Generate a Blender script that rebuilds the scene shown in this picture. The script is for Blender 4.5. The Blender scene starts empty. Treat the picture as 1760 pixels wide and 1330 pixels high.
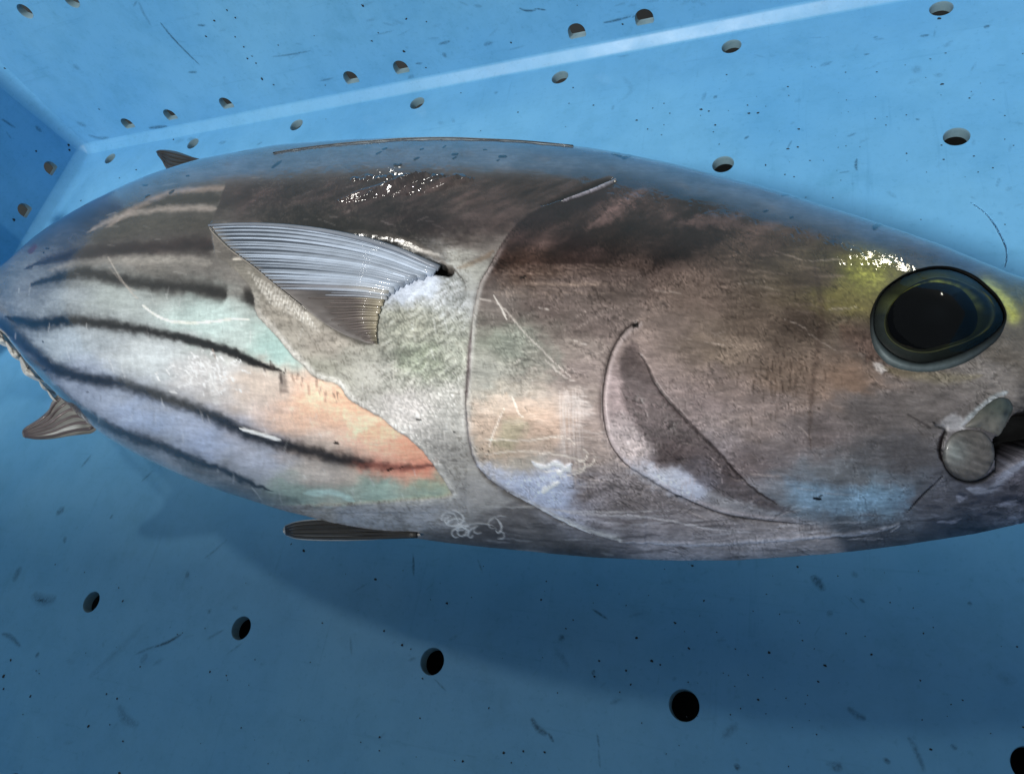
import bpy, bmesh, math, random
import numpy as np
from mathutils import Vector, Matrix, geometry
from mathutils.bvhtree import BVHTree

random.seed(7)
rng = np.random.default_rng(7)
S = 0.1                                   # everything is laid out in decimetres, built in metres
scene = bpy.context.scene
col = scene.collection

# ------------------------------------------------------------------ camera
F_PX = 1211.33
CAM = np.array([5.40623625, -3.54812238, 2.71943912])
R = np.array([[9.20497875e-01, 1.82006486e-01, -3.45770591e-01],
              [6.00697321e-04, -8.85553141e-01, -4.64537700e-01],
              [-3.90747108e-01, 4.27398262e-01, -8.15259115e-01]])
cd = bpy.data.cameras.new('camera')
cam = bpy.data.objects.new('camera', cd)
col.objects.link(cam)
M = R.T @ np.diag([1, -1, -1])
cam.matrix_world = Matrix([[*M[0], CAM[0] * S], [*M[1], CAM[1] * S], [*M[2], CAM[2] * S], [0, 0, 0, 1]])
cd.sensor_width = 36
cd.lens = F_PX / 1760 * 36
cd.clip_start = 0.005
cd.clip_end = 50
scene.camera = cam

# ------------------------------------------------------------------ light
scene.view_settings.view_transform = 'Standard'
scene.view_settings.look = 'None'
scene.view_settings.exposure = 0.0
scene.view_settings.gamma = 1.0
w = bpy.data.worlds.new('World')
scene.world = w
w.use_nodes = True
bg = w.node_tree.nodes['Background']
bg.inputs[0].default_value = (0.80, 0.94, 1.0, 1)
bg.inputs[1].default_value = 0.245


def lamp(name, pos, target, power, size, color, spot=None, blend=0.1):
    ld = bpy.data.lights.new(name, 'SPOT' if spot else 'POINT')
    ld.energy = power
    ld.shadow_soft_size = size
    ld.color = color
    if spot:
        ld.spot_size = math.radians(spot)
        ld.spot_blend = blend
    o = bpy.data.objects.new(name, ld)
    col.objects.link(o)
    o.location = Vector(pos) * S
    o.rotation_euler = (Vector(target) - Vector(pos)).to_track_quat('-Z', 'Y').to_euler()
    return o


def dirpos(az, el, dist, c=(4.2, -2.2, 0.6)):
    a, e = math.radians(az), math.radians(el)
    return (c[0] + dist * math.cos(a) * math.cos(e), c[1] + dist * math.sin(a) * math.cos(e), c[2] + dist * math.sin(e))


lamp('hall_lamp', dirpos(252, 54, 30, (3.5, -2.75, .0)), (2.5, -1, 0.5), 285, 0.16, (1.0, 0.98, 0.95))
lamp('second_hall_lamp', dirpos(290, 53, 24, (5.8, -3.1, .0)), (5, -2, 0.5), 50, 0.03, (1.0, 0.98, 0.95))
lamp('far_lamp', dirpos(143, 57, 20), (4, -2, 0.5), 15, 0.07, (1.0, 0.97, 0.9))
lamp('bulb_behind_far_wall', dirpos(60, 18.5, 24, (5.6, -2.3, 1.0)), (5, -2, 0.5), 8, 0.04, (1.0, 0.93, 0.72))
lamp('bulb_behind_far_wall', dirpos(116, 21.5, 24, (4.1, -2.0, 1.27)), (4, -2, 1), 8, 0.05, (1.0, 0.96, 0.9))


# ------------------------------------------------------------------ projection helpers (used to read lengths off the reference)
def proj(P):
    Q = (P - CAM) @ R.T
    return 880 + F_PX * Q[..., 0] / Q[..., 2], 665 + F_PX * Q[..., 1] / Q[..., 2]


def ray(x, y):
    return R.T @ np.array([(x - 880) / F_PX, (y - 665) / F_PX, 1.0])


def on_z(x, y, z=0.0):
    d = ray(x, y)
    return CAM + d * (z - CAM[2]) / d[2]


def on_plane(x, y, p0, n):
    d = ray(x, y)
    return CAM + d * (np.dot(np.array(p0) - CAM, n) / np.dot(d, n))


def lin(c):
    c = np.asarray(c, float) / 255.0
    return np.where(c <= 0.04045, c / 12.92, ((c + 0.055) / 1.055) ** 2.4)


def smooth_poly(pts, n=8, closed=False):
    P = np.array(pts, float)
    m = len(P)
    out = []
    for i in range(m if closed else m - 1):
        if closed:
            a, b, c, d = P[(i - 1) % m], P[i], P[(i + 1) % m], P[(i + 2) % m]
        else:
            a, b, c, d = P[max(i - 1, 0)], P[i], P[i + 1], P[min(i + 2, m - 1)]
        for k in range(n):
            t = k / n
            out.append(0.5 * ((2 * b) + (c - a) * t + (2 * a - 5 * b + 4 * c - d) * t * t + (3 * b - a - 3 * c + d) * t ** 3))
    if not closed:
        out.append(P[-1])
    return np.array(out)


# ------------------------------------------------------------------ object helpers
def mesh_obj(name, verts, faces, mat=None, parent=None, smooth=True, attrs=None, colors=None):
    me = bpy.data.meshes.new(name)
    me.from_pydata([tuple(v) for v in np.asarray(verts) * S], [], [tuple(map(int, f)) for f in faces])
    me.update()
    if smooth:
        me.polygons.foreach_set('use_smooth', np.ones(len(me.polygons), bool))
    if colors is not None:
        a = me.color_attributes.new('pigment', 'FLOAT_COLOR', 'POINT')
        a.data.foreach_set('color', np.asarray(colors, np.float32).ravel())
    for k, v in (attrs or {}).items():
        a = me.attributes.new(k, 'FLOAT', 'POINT')
        a.data.foreach_set('value', np.asarray(v, np.float32).ravel())
    o = bpy.data.objects.new(name, me)
    col.objects.link(o)
    if mat:
        me.materials.append(mat)
    if parent:
        o.parent = parent
    return o


def empty(name, loc):
    o = bpy.data.objects.new(name, None)
    col.objects.link(o)
    o.location = Vector(loc) * S
    return o


def tag(o, label=None, cat=None, group=None, kind=None):
    if label: o['label'] = label
    if cat: o['category'] = cat
    if group: o['group'] = group
    if kind: o['kind'] = kind
    return o


def reparent(o, p):
    o.parent = p
    o.matrix_parent_inverse = Matrix.Translation(-p.location) if p.parent is None else Matrix.Identity(4)
    return o


class NT:
    def __init__(self, name):
        self.m = bpy.data.materials.new(name)
        self.m.use_nodes = True
        self.t = self.m.node_tree
        self.b = self.t.nodes['Principled BSDF']
        self.out = self.t.nodes['Material Output']

    def n(self, typ, **kw):
        nd = self.t.nodes.new(typ)
        for k, v in kw.items():
            setattr(nd, k, v)
        return nd

    def l(self, a, b):
        self.t.links.new(a, b)

    def set(self, **kw):
        for k, v in kw.items():
            k = k.replace('_', ' ')
            self.b.inputs[k].default_value = v if not isinstance(v, tuple) or len(v) == 4 else (*v, 1)

    def noise(self, scale, detail=3, rough=0.5, vec=None, stretch=None):
        tc = self.n('ShaderNodeTexCoord')
        v = tc.outputs['Object']
        if stretch:
            mp = self.n('ShaderNodeMapping')
            mp.inputs['Scale'].default_value = stretch
            mp.inputs['Rotation'].default_value = (0, 0, math.radians(8))
            self.l(v, mp.inputs[0])
            v = mp.outputs[0]
        nz = self.n('ShaderNodeTexNoise')
        nz.inputs['Scale'].default_value = scale
        nz.inputs['Detail'].default_value = detail
        nz.inputs['Roughness'].default_value = rough
        self.l(v, nz.inputs['Vector'])
        return nz.outputs['Fac']

    def ramp(self, fac, stops):
        r = self.n('ShaderNodeValToRGB')
        el = r.color_ramp.elements
        while len(el) < len(stops):
            el.new(0.5)
        for e, (p, c) in zip(el, stops):
            e.position = p
            e.color = (*c, 1) if len(c) == 3 else c
        self.l(fac, r.inputs[0])
        return r.outputs['Color']

    def mul(self, a, b, fac=1.0):
        mx = self.n('ShaderNodeMix', data_type='RGBA', blend_type='MULTIPLY')
        mx.inputs[0].default_value = fac
        self.l(a, mx.inputs[6])
        self.l(b, mx.inputs[7])
        return mx.outputs[2]

    def mixc(self, fac, a, b):
        mx = self.n('ShaderNodeMix', data_type='RGBA')
        self.l(fac, mx.inputs[0])
        for s, i in ((a, 6), (b, 7)):
            if isinstance(s, tuple):
                mx.inputs[i].default_value = (*s, 1)
            else:
                self.l(s, mx.inputs[i])
        return mx.outputs[2]

    def bump(self, h, strength, dist, prev=None):
        b = self.n('ShaderNodeBump')
        b.inputs['Strength'].default_value = strength
        b.inputs['Distance'].default_value = dist
        self.l(h, b.inputs['Height'])
        if prev is not None:
            self.l(prev, b.inputs['Normal'])
        return b.outputs[0]


# ------------------------------------------------------------------ materials
def plastic(name, c0, c1, rough):
    t = NT(name)
    n1 = t.noise(9, 5, 0.6)
    c = t.ramp(n1, [(0.3, c0), (0.7, c1)])
    grime = t.noise(55, 6, 0.7)
    g = t.ramp(grime, [(0.30, (0.80, 0.86, 0.86)), (0.55, (1, 1, 1))])
    c = t.mul(c, g, 0.7)
    fine = t.noise(420, 3, 0.6)
    g2 = t.ramp(fine, [(0.27, (0.72, 0.8, 0.82)), (0.42, (1, 1, 1))])
    c = t.mul(c, g2, 0.55)
    for st, ang in (((.05, 1, 1), 0), ((1, .06, 1), 0)):
        sc = t.ramp(t.noise(190, 4, 0.7, stretch=st), [(0.30, (0.78, 0.84, 0.86)), (0.40, (1, 1, 1)), (0.66, (1, 1, 1)), (0.74, (1.25, 1.12, 1.05))])
        c = t.mul(c, sc, 0.5)
    sm = t.ramp(t.noise(22, 5, 0.65), [(0.26, (0.70, 0.78, 0.76)), (0.42, (1, 1, 1))])
    c = t.mul(c, sm, 0.6)
    t.l(c, t.b.inputs['Base Color'])
    rr = t.ramp(t.noise(30, 4, 0.6), [(0.3, (rough - .07,) * 3), (0.7, (rough + .1,) * 3)])
    t.l(rr, t.b.inputs['Roughness'])
    t.set(IOR=1.5)
    bn = t.bump(t.noise(16, 3, 0.5), 0.25, 0.002)
    bn = t.bump(t.noise(600, 2, 0.5), 0.12, 0.0003, bn)
    t.l(bn, t.b.inputs['Normal'])
    return t.m


M_PLASTIC = plastic('blue_plastic', (0.114, 0.364, 0.63), (0.160, 0.428, 0.67), 0.42)
M_BORE = plastic('worn_hole_plastic', (0.17, 0.29, 0.35), (0.24, 0.36, 0.42), 0.5)


def dark_ground():
    t = NT('wet_concrete')
    c = t.ramp(t.noise(14, 6, 0.65), [(0.3, (0.01, 0.012, 0.012)), (0.7, (0.03, 0.034, 0.034))])
    t.l(c, t.b.inputs['Base Color'])
    t.set(Roughness=0.5)
    return t.m


M_GROUND = dark_ground()


def skin():
    t = NT('wet_tuna_skin')
    at = t.n('ShaderNodeVertexColor', layer_name='pigment')
    streak = t.noise(1000, 5, 0.7, stretch=(0.16, 1.0, 1.0))
    s1 = t.ramp(streak, [(0.25, (0.72, 0.70, 0.70)), (0.5, (1, 1, 1)), (0.75, (1.22, 1.22, 1.22))])
    fine = t.noise(1900, 3, 0.7)
    s2 = t.ramp(fine, [(0.25, (0.78, 0.78, 0.78)), (0.55, (1.0, 1.0, 1.0)), (0.8, (1.25, 1.25, 1.25))])
    c = t.mul(at.outputs['Color'], s1, 0.5)
    c = t.mul(c, s2, 0.35)
    t.l(c, t.b.inputs['Base Color'])
    ra = t.n('ShaderNodeAttribute', attribute_name='rough')
    t.l(ra.outputs['Fac'], t.b.inputs['Roughness'])
    t.l(at.outputs['Alpha'], t.b.inputs['Metallic'])
    t.set(IOR=1.5)
    t.b.inputs['Coat Weight'].default_value = 1.0
    sl = t.n('ShaderNodeAttribute', attribute_name='slime')
    t.l(sl.outputs['Fac'], t.b.inputs['Coat Roughness'])
    mr = t.n('ShaderNodeMapRange')
    mr.inputs[1].default_value, mr.inputs[2].default_value = 0.03, 0.24
    mr.inputs[3].default_value, mr.inputs[4].default_value = 1.0, 0.10
    t.l(sl.outputs['Fac'], mr.inputs[0])
    t.l(mr.outputs[0], t.b.inputs['Coat Weight'])
    t.b.inputs['Coat IOR'].default_value = 2.05
    t.b.inputs['Specular IOR Level'].default_value = 0.08
    ga = t.n('ShaderNodeAttribute', attribute_name='grain')
    h = t.noise(1100, 4, 0.65, stretch=(0.22, 1.0, 1.0))
    mm = t.n('ShaderNodeMath', operation='MULTIPLY')
    t.l(h, mm.inputs[0])
    t.l(ga.outputs['Fac'], mm.inputs[1])
    bn = t.bump(mm.outputs[0], 0.35, 0.0005)
    bn = t.bump(t.noise(45, 3, 0.5, stretch=(0.5, 1, 1)), 0.16, 0.001, bn)
    t.l(bn, t.b.inputs['Normal'])
    cb = t.bump(t.noise(70, 4, 0.6, stretch=(0.4, 1, 1)), 0.09, 0.001)
    cb = t.bump(mm.outputs[0], 0.10, 0.0004, cb)
    t.l(cb, t.b.inputs['Coat Normal'])
    return t.m


M_SKIN = skin()


def pigment_mat(name, rough, coat=0.6, ior=1.6, bump=0.3, scale=500, stretch=(0.2, 1, 1)):
    t = NT(name)
    at = t.n('ShaderNodeVertexColor', layer_name='pigment')
    s1 = t.ramp(t.noise(scale, 4, 0.6, stretch=stretch), [(0.25, (0.7, 0.7, 0.7)), (0.5, (1, 1, 1)), (0.75, (1.25, 1.25, 1.25))])
    t.l(t.mul(at.outputs['Color'], s1, 0.7), t.b.inputs['Base Color'])
    t.l(at.outputs['Alpha'], t.b.inputs['Metallic'])
    t.set(Roughness=rough, IOR=ior)
    t.b.inputs['Coat Weight'].default_value = coat
    t.b.inputs['Coat Roughness'].default_value = 0.06
    bn = t.bump(t.noise(scale, 3, 0.6, stretch=stretch), bump, 0.0004)
    t.l(bn, t.b.inputs['Normal'])
    return t.m


M_FIN = pigment_mat('wet_fin', 0.3)
M_RAY = pigment_mat('fin_ray_bone', 0.42, coat=0.25, ior=1.45)
M_FLESH = pigment_mat('torn_pale_flesh', 0.5, coat=0.15, bump=0.4, scale=350, stretch=(1, 1, 1))
M_EYE = pigment_mat('wet_eye', 0.45, coat=0.0, ior=1.15, bump=0.15, scale=700, stretch=(1, 1, 1))


def cornea_mat():
    t = NT('clear_cornea')
    tr = t.n('ShaderNodeBsdfTransparent')
    gl = t.n('ShaderNodeBsdfGlossy')
    gl.inputs['Roughness'].default_value = 0.03
    fr = t.n('ShaderNodeFresnel')
    fr.inputs[0].default_value = 1.33
    mx = t.n('ShaderNodeMixShader')
    t.l(fr.outputs[0], mx.inputs[0])
    t.l(tr.outputs[0], mx.inputs[1])
    t.l(gl.outputs[0], mx.inputs[2])
    t.l(mx.outputs[0], t.out.inputs[0])
    return t.m


M_CORNEA = cornea_mat()


def scuff_mat():
    t = NT('dark_scuff')
    tr = t.n('ShaderNodeBsdfTransparent')
    at = t.n('ShaderNodeAttribute', attribute_name='cover')
    nz = t.noise(900, 3, 0.7)
    r = t.ramp(nz, [(0.32, (0.15, 0.15, 0.15)), (0.6, (1, 1, 1))])
    mm = t.n('ShaderNodeMath', operation='MULTIPLY')
    t.l(at.outputs['Fac'], mm.inputs[0])
    t.l(r, mm.inputs[1])
    t.set(Base_Color=(0.012, 0.035, 0.05), Roughness=0.6)
    mx = t.n('ShaderNodeMixShader')
    t.l(mm.outputs[0], mx.inputs[0])
    t.l(tr.outputs[0], mx.inputs[1])
    t.l(t.b.outputs[0], mx.inputs[2])
    t.l(mx.outputs[0], t.out.inputs[0])
    return t.m


M_SCUFF = scuff_mat()


def simple(name, c, rough, **kw):
    t = NT(name)
    cc = t.ramp(t.noise(300, 3, 0.6), [(0.3, tuple(x * .7 for x in c)), (0.7, tuple(min(1, x * 1.2) for x in c))])
    t.l(cc, t.b.inputs['Base Color'])
    t.set(Roughness=rough)
    for k, v in kw.items():
        t.b.inputs[k].default_value = v
    return t.m


M_SPECK = simple('dark_grime_speck', (0.012, 0.02, 0.026), 0.6)
M_WATER = simple('clear_water', (0.9, 0.95, 1.0), 0.03, **{'Transmission Weight': 1.0, 'IOR': 1.33})

# ------------------------------------------------------------------ ground and crate
g = 40
ground = mesh_obj('ground', [(-g, -g, -.42), (g, -g, -.42), (g, g, -.42), (-g, g, -.42)], [(0, 1, 2, 3)], M_GROUND, smooth=False)
tag(ground, kind='structure')

XL, XR, YN, YF = -0.255, 7.55, -4.315, 0.105          # edges of the flat floor
FR = 0.065                                          # fillet radius
DRAFT = 0.055
HW = 1.75                                           # wall height
TH = 0.05
crate = empty('fish_crate', (0, 0, 0))
tag(crate, 'blue plastic fish crate with round drain holes, scuffed inside, holding the striped tuna', 'crate')
HOLE = 0.0525


def panel(name, p0, u, v, n, W, H, holes, parent, flat_bottom=False):
    """flat panel in the plane p0 + a*u + b*v, outward normal n (towards the crate's inside); holes = [(a, b, r, kind)]"""
    p0, u, v, n = (np.array(x, float) for x in (p0, u, v, n))
    vs = [(0, 0), (W, 0), (W, H), (0, H)]
    es = [(0, 1), (1, 2), (2, 3), (3, 0)]
    rings = []
    for (a, b, r, kind) in holes:
        if kind == 'D':
            pts = [(a + r * math.cos(t), b + r * math.sin(t)) for t in np.linspace(0, math.pi, 17)]
            pts += [(a - r, b - r * .5), (a - r * .86, b - r * .75), (a + r * .86, b - r * .75), (a + r, b - r * .5)]
        else:
            pts = [(a + r * math.cos(t), b + r * math.sin(t)) for t in np.linspace(0, 2 * math.pi, 32, endpoint=False)]
        s = len(vs)
        vs += pts
        es += [(s + i, s + (i + 1) % len(pts)) for i in range(len(pts))]
        rings.append((s, len(pts), a, b))
    res = geometry.delaunay_2d_cdt([Vector(p) for p in vs], es, [], 0, 1e-6)
    V2, F2 = res[0], res[2]
    keep = []
    polys = [np.array(vs[s:s + k]) for s, k, _, _ in rings]

    def inside(pt, poly):
        x, y = pt
        c = False
        j = len(poly) - 1
        for i in range(len(poly)):
            if (poly[i][1] > y) != (poly[j][1] > y) and x < (poly[j][0] - poly[i][0]) * (y - poly[i][1]) / (poly[j][1] - poly[i][1]) + poly[i][0]:
                c = not c
            j = i
        return c
    for f in F2:
        ce = sum((V2[i] for i in f), Vector((0, 0))) / len(f)
        if not any(inside(ce, q) for q in polys):
            keep.append(tuple(f))
    A = np.array([(q.x, q.y) for q in V2])
    P = p0 + A[:, :1] * u + A[:, 1:2] * v
    nv = len(P)
    verts = np.concatenate([P, P - n * TH])
    flip = np.dot(np.cross(u, v), n) < 0
    faces = [f[::-1] if flip else f for f in keep] + [tuple(i + nv for i in (f if flip else f[::-1])) for f in keep]
    o = mesh_obj(name, verts, faces, M_PLASTIC, parent, smooth=False)
    # bores: rounded rim and sleeve through the thickness
    for q, (s, k, a, b) in zip(polys, rings):
        bv, bf = [], []
        lv = []
        ctr = np.array([a, b])
        jit = 1 + 0.03 * np.sin(np.arange(k) * 2.3 + a * 9)
        for dr, dz in ((1.02, 0.0007), (0.985, -0.004), (0.965, -0.012), (0.96, -TH)):
            ring = ctr + (q - ctr) * (dr if dr > 1 else dr * (1 - 0.012 * (jit - 1)[:, None] * 10))
            lv.append(p0 + ring[:, :1] * u + ring[:, 1:2] * v + n * dz)
        base = len(bv)
        bv += [x for L in lv for x in L]
        for r_ in range(3):
            for i in range(k):
                j = (i + 1) % k
                f = (base + r_ * k + i, base + r_ * k + j, base + (r_ + 1) * k + j, base + (r_ + 1) * k + i)
                bf.append(f)
        mesh_obj('hole_sleeve', bv, bf, M_BORE, o)
    return o


# drain holes of the floor: a regular grid read off the photograph
fl_holes = []
rows = [0.0, -0.867, -3.371, -4.21]
for rI, y in enumerate(rows):
    for c in range(0, 8):
        x = c + (0.08 if (c == 0 and rI == 0) else 0.0)
        fl_holes.append((x - XL, y - YN, HOLE, 'O'))
panel('floor_panel', (XL, YN, 0), (1, 0, 0), (0, 1, 0), (0, 0, 1), XR - XL, YF - YN, fl_holes, crate)

# walls: lower edge at z = FR, leaning out with the draft
sl = math.hypot(1, DRAFT)
CR = 0.06                                            # vertical corner rounding


def wall_uv(side):
    if side == 'far':
        return (XL, YF + FR, FR), (1, 0, 0), (0, DRAFT / sl, 1 / sl), (0, -1 / sl, DRAFT / sl), XR - XL
    if side == 'near':
        return (XL, YN - FR, FR), (1, 0, 0), (0, -DRAFT / sl, 1 / sl), (0, 1 / sl, DRAFT / sl), XR - XL
    if side == 'left':
        return (XL - FR, YN, FR), (0, 1, 0), (-DRAFT / sl, 0, 1 / sl), (1 / sl, 0, DRAFT / sl), YF - YN
    return (XR + FR, YN, FR), (0, 1, 0), (DRAFT / sl, 0, 1 / sl), (-1 / sl, 0, DRAFT / sl), YF - YN


def wall_hole(side, px, py, kind='D'):
    p0, u, v, n, W = wall_uv(side)
    P = on_plane(px, py, p0, np.array(n)) - np.array(p0)
    return (float(np.dot(P, u)), float(np.dot(P, v)), HOLE, kind)


far_h = [wall_hole('far', *p) for p in [(217, 211), (292, 198), (389, 179), (603, 135), (690, 119), (991, 55), (1107, 31)]]
b0 = float(np.mean([h[1] for h in far_h]))
far_h = [(h[0], b0, h[2], h[3]) for h in far_h]
gaps = 0.5
x = far_h[-1][0]
while x + 1.0 < XR - XL - .2:
    x += 1.0
    far_h.append((x, b0, HOLE, 'D'))
up = [wall_hole('far', *p, 'O') for p in [(43, 20), (123, 1)]]
far_h += up
x = up[-1][0]
while x + 0.55 < XR - XL - .2:
    x += 0.55
    far_h.append((x, up[0][1], HOLE, 'O'))
left_h = [wall_hole('left', *p) for p in [(87, 289), (42, 361)]]
bl = float(np.mean([h[1] for h in left_h]))
left_h = [(h[0], bl, h[2], h[3]) for h in left_h]
x = left_h[-1][0]
while x - .85 > .2:
    x -= .85
    left_h.append((x, bl, HOLE, 'D'))
for side, hs in (('far', far_h), ('left', left_h), ('near', [(h[0], h[1], HOLE, 'D') for h in far_h[:9]]),
                 ('right', [(h[0], h[1], HOLE, 'D') for h in left_h])):
    p0, u, v, n, W = wall_uv(side)
    panel('wall_panel', p0, u, v, n, W, (HW - FR) * sl, hs, crate)

# rounded band between floor and walls, running round the floor, and the four rounded upright corners
loops = []
NA = 8


def band_loop(off, z, rc):
    pts = []
    for cx, cy, a0 in ((XR, YF, 0), (XL, YF, 90), (XL, YN, 180), (XR, YN, 270)):
        for k in range(9):
            a = math.radians(a0 + 90 * k / 8)
            pts.append((cx + off * math.cos(a), cy + off * math.sin(a), z))
    return pts


prof = [(0, 0), (.006, .0015), (.012, .006), (.018, .0115), (.032, .0255), (.046, .0395), (.055, .049), (.060, .055), (FR, FR)]
V, Fc = [], []
for off, z in prof:
    V += band_loop(off, z, FR)
L = 36
for k in range(NA):
    for i in range(L):
        j = (i + 1) % L
        Fc.append((k * L + i, k * L + j, (k + 1) * L + j, (k + 1) * L + i))
base = NA * L
cv = []
for ci in range(4):
    top = []
    for k in range(9):
        i = ci * 9 + k
        x, y, z = V[base + i]
        cx, cy = ((XR, YF), (XL, YF), (XL, YN), (XR, YN))[ci]
        dx, dy = (x - cx), (y - cy)
        s = (FR + DRAFT * (HW - FR)) / FR
        top.append(len(V))
        V.append((cx + dx * s, cy + dy * s, HW))
    for k in range(8):
        Fc.append((base + ci * 9 + k, base + ci * 9 + k + 1, top[k + 1], top[k]))
mesh_obj('rounded_edge', V, Fc, M_PLASTIC, crate)
# rolled rim on top of the walls
rim_prof = [(0.0, 0.0), (0.004, 0.022), (0.03, 0.04), (0.16, 0.04), (0.2, 0.02), (0.2, -0.22), (0.17, -0.22), (0.17, 0.0)]
V, Fc = [], []
for off, dz in rim_prof:
    V += [(x, y, z + dz) for x, y, z in band_loop(FR + DRAFT * (HW - FR) + off, HW, FR)]
for k in range(len(rim_prof) - 1):
    for i in range(L):
        j = (i + 1) % L
        Fc.append((k * L + i, k * L + j, (k + 1) * L + j, (k + 1) * L + i))
mesh_obj('rim', V, Fc, M_PLASTIC, crate)

# stack of the same crates, added out of view to shade the near floor
for k in range(4):
    shade_crate = empty('fish_crate', (0, -8.0, 1.83 * k))  # added out-of-view crate, there only to cast shade
    tag(shade_crate, ('added shade-casting crate standing on the ground under three others', 'added shade-casting crate second from the bottom of its stack',
             'added shade-casting crate just under the topmost one of its stack', 'topmost added shade-casting crate of the stack of four')[k], 'crate', 'unseen crates added for shade')
    for ch in list(crate.children):
        cc = ch.copy()
        col.objects.link(cc)
        cc.parent = shade_crate

# ------------------------------------------------------------------ fish: body as stations along its length
FX = [0.2,0.291,0.381,0.472,0.562,0.653,0.743,0.834,0.925,1.015,1.106,1.196,1.287,1.378,1.468,1.559,1.649,1.74,1.83,1.921,2.012,2.102,2.193,2.283,2.374,2.464,2.555,2.646,2.736,2.827,2.917,3.008,3.099,3.189,3.28,3.37,3.461,3.551,3.642,3.733,3.823,3.914,4.004,4.095,4.186,4.276,4.367,4.457,4.548,4.638,4.729,4.82,4.91,5.001,5.091,5.182,5.272,5.363,5.454,5.544,5.635,5.725,5.816,5.907,6.05,6.18,6.3,6.4,6.46,6.49]
FYD = [-1.819,-1.81,-1.802,-1.793,-1.785,-1.777,-1.767,-1.756,-1.742,-1.728,-1.712,-1.692,-1.665,-1.63,-1.591,-1.553,-1.52,-1.491,-1.466,-1.445,-1.426,-1.409,-1.393,-1.378,-1.364,-1.351,-1.34,-1.332,-1.328,-1.324,-1.323,-1.324,-1.326,-1.328,-1.331,-1.335,-1.342,-1.348,-1.356,-1.363,-1.373,-1.383,-1.397,-1.413,-1.43,-1.449,-1.47,-1.493,-1.52,-1.55,-1.582,-1.615,-1.65,-1.687,-1.725,-1.766,-1.809,-1.853,-1.899,-1.946,-1.994,-2.042,-2.091,-2.147,-2.21,-2.29,-2.37,-2.44,-2.49,-2.525]
FYV = [-1.928,-1.938,-1.948,-1.958,-1.968,-1.979,-1.99,-2.006,-2.025,-2.047,-2.069,-2.094,-2.125,-2.162,-2.206,-2.253,-2.302,-2.351,-2.4,-2.449,-2.495,-2.539,-2.582,-2.625,-2.669,-2.71,-2.745,-2.775,-2.803,-2.83,-2.854,-2.876,-2.897,-2.915,-2.931,-2.946,-2.961,-2.974,-2.987,-2.999,-3.009,-3.018,-3.026,-3.031,-3.034,-3.036,-3.037,-3.037,-3.036,-3.035,-3.034,-3.031,-3.026,-3.021,-3.013,-3.003,-2.991,-2.976,-2.959,-2.94,-2.919,-2.896,-2.874,-2.843,-2.8,-2.745,-2.685,-2.63,-2.58,-2.545]
FW = [0.045,0.052,0.06,0.067,0.075,0.082,0.091,0.102,0.114,0.129,0.145,0.164,0.187,0.214,0.245,0.276,0.308,0.338,0.366,0.393,0.419,0.443,0.467,0.49,0.511,0.532,0.55,0.565,0.579,0.591,0.601,0.609,0.617,0.623,0.629,0.633,0.637,0.639,0.642,0.643,0.643,0.643,0.64,0.637,0.631,0.625,0.617,0.608,0.597,0.585,0.572,0.558,0.542,0.525,0.506,0.485,0.462,0.438,0.413,0.386,0.359,0.33,0.296,0.25,0.235,0.205,0.165,0.12,0.07,0.015]
FX, FYD, FYV, FW = map(np.array, (FX, FYD, FYV, FW))
FH = 0.66
EXP_X = [0, 2, 2.8, 3.3, 3.9, 4.4, 4.75, 5.1, 5.45, 5.75, 6.4]
EXP_N = [2, 2.08, 2.14, 2.12, 1.97, 1.97, 2.08, 2.14, 2.22, 2.35, 2.1]


def body_grid(xs, ph):
    yd, yv, w_ = (np.interp(xs, FX, a)[:, None] for a in (FYD, FYV, FW))
    e = 2 / np.interp(xs, EXP_X, EXP_N)[:, None]
    c = np.sign(np.cos(ph)) * np.abs(np.cos(ph)) ** e
    s = np.sign(np.sin(ph)) * np.abs(np.sin(ph)) ** e
    return np.stack([np.broadcast_to(xs[:, None], (len(xs), len(ph))), (yd + yv) / 2 + (yd - yv) / 2 * c, FH + w_ * s], -1)


def grid_normals(P, closed=True):
    dx = np.gradient(P, axis=0)
    if closed:
        dp = np.roll(P, -1, 1) - np.roll(P, 1, 1)
    else:
        dp = np.gradient(P, axis=1)
    n = np.cross(dp, dx)
    n /= np.maximum(np.linalg.norm(n, axis=-1), 1e-9)[..., None]
    return n


# smooth the station tables
xs_f = np.linspace(FX[0], FX[-1], 700)


def sm(a, k):
    ker = np.hanning(k)
    ker /= ker.sum()
    p = np.concatenate([2 * a[0] - a[k:0:-1], a, 2 * a[-1] - a[-2:-k - 2:-1]])
    return np.convolve(p, ker, 'same')[k:-k]


tabs = [sm(np.interp(xs_f, FX, t), 41) for t in (FYD, FYV, FW)]
tabs[2][-12:] *= np.linspace(1, .3, 12)
FX, (FYD, FYV, FW) = xs_f, tabs
FW = np.maximum(FW, .012)

# coarse body used to find surface points
cx = np.linspace(0.2, 6.47, 260)
cp = np.linspace(0, 2 * np.pi, 180, endpoint=False)
PC = body_grid(cx, cp)
NC = grid_normals(PC)
if (NC[130, 45] * np.array([0, 0, 1])).sum() < 0:
    NSIGN = -1.0
else:
    NSIGN = 1.0
fv = [Vector(p) for p in PC.reshape(-1, 3)]
ff = [(i * 180 + j, i * 180 + (j + 1) % 180, (i + 1) * 180 + (j + 1) % 180, (i + 1) * 180 + j) for i in range(259) for j in range(180)]
BVH = BVHTree.FromPolygons(fv, ff)


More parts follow.
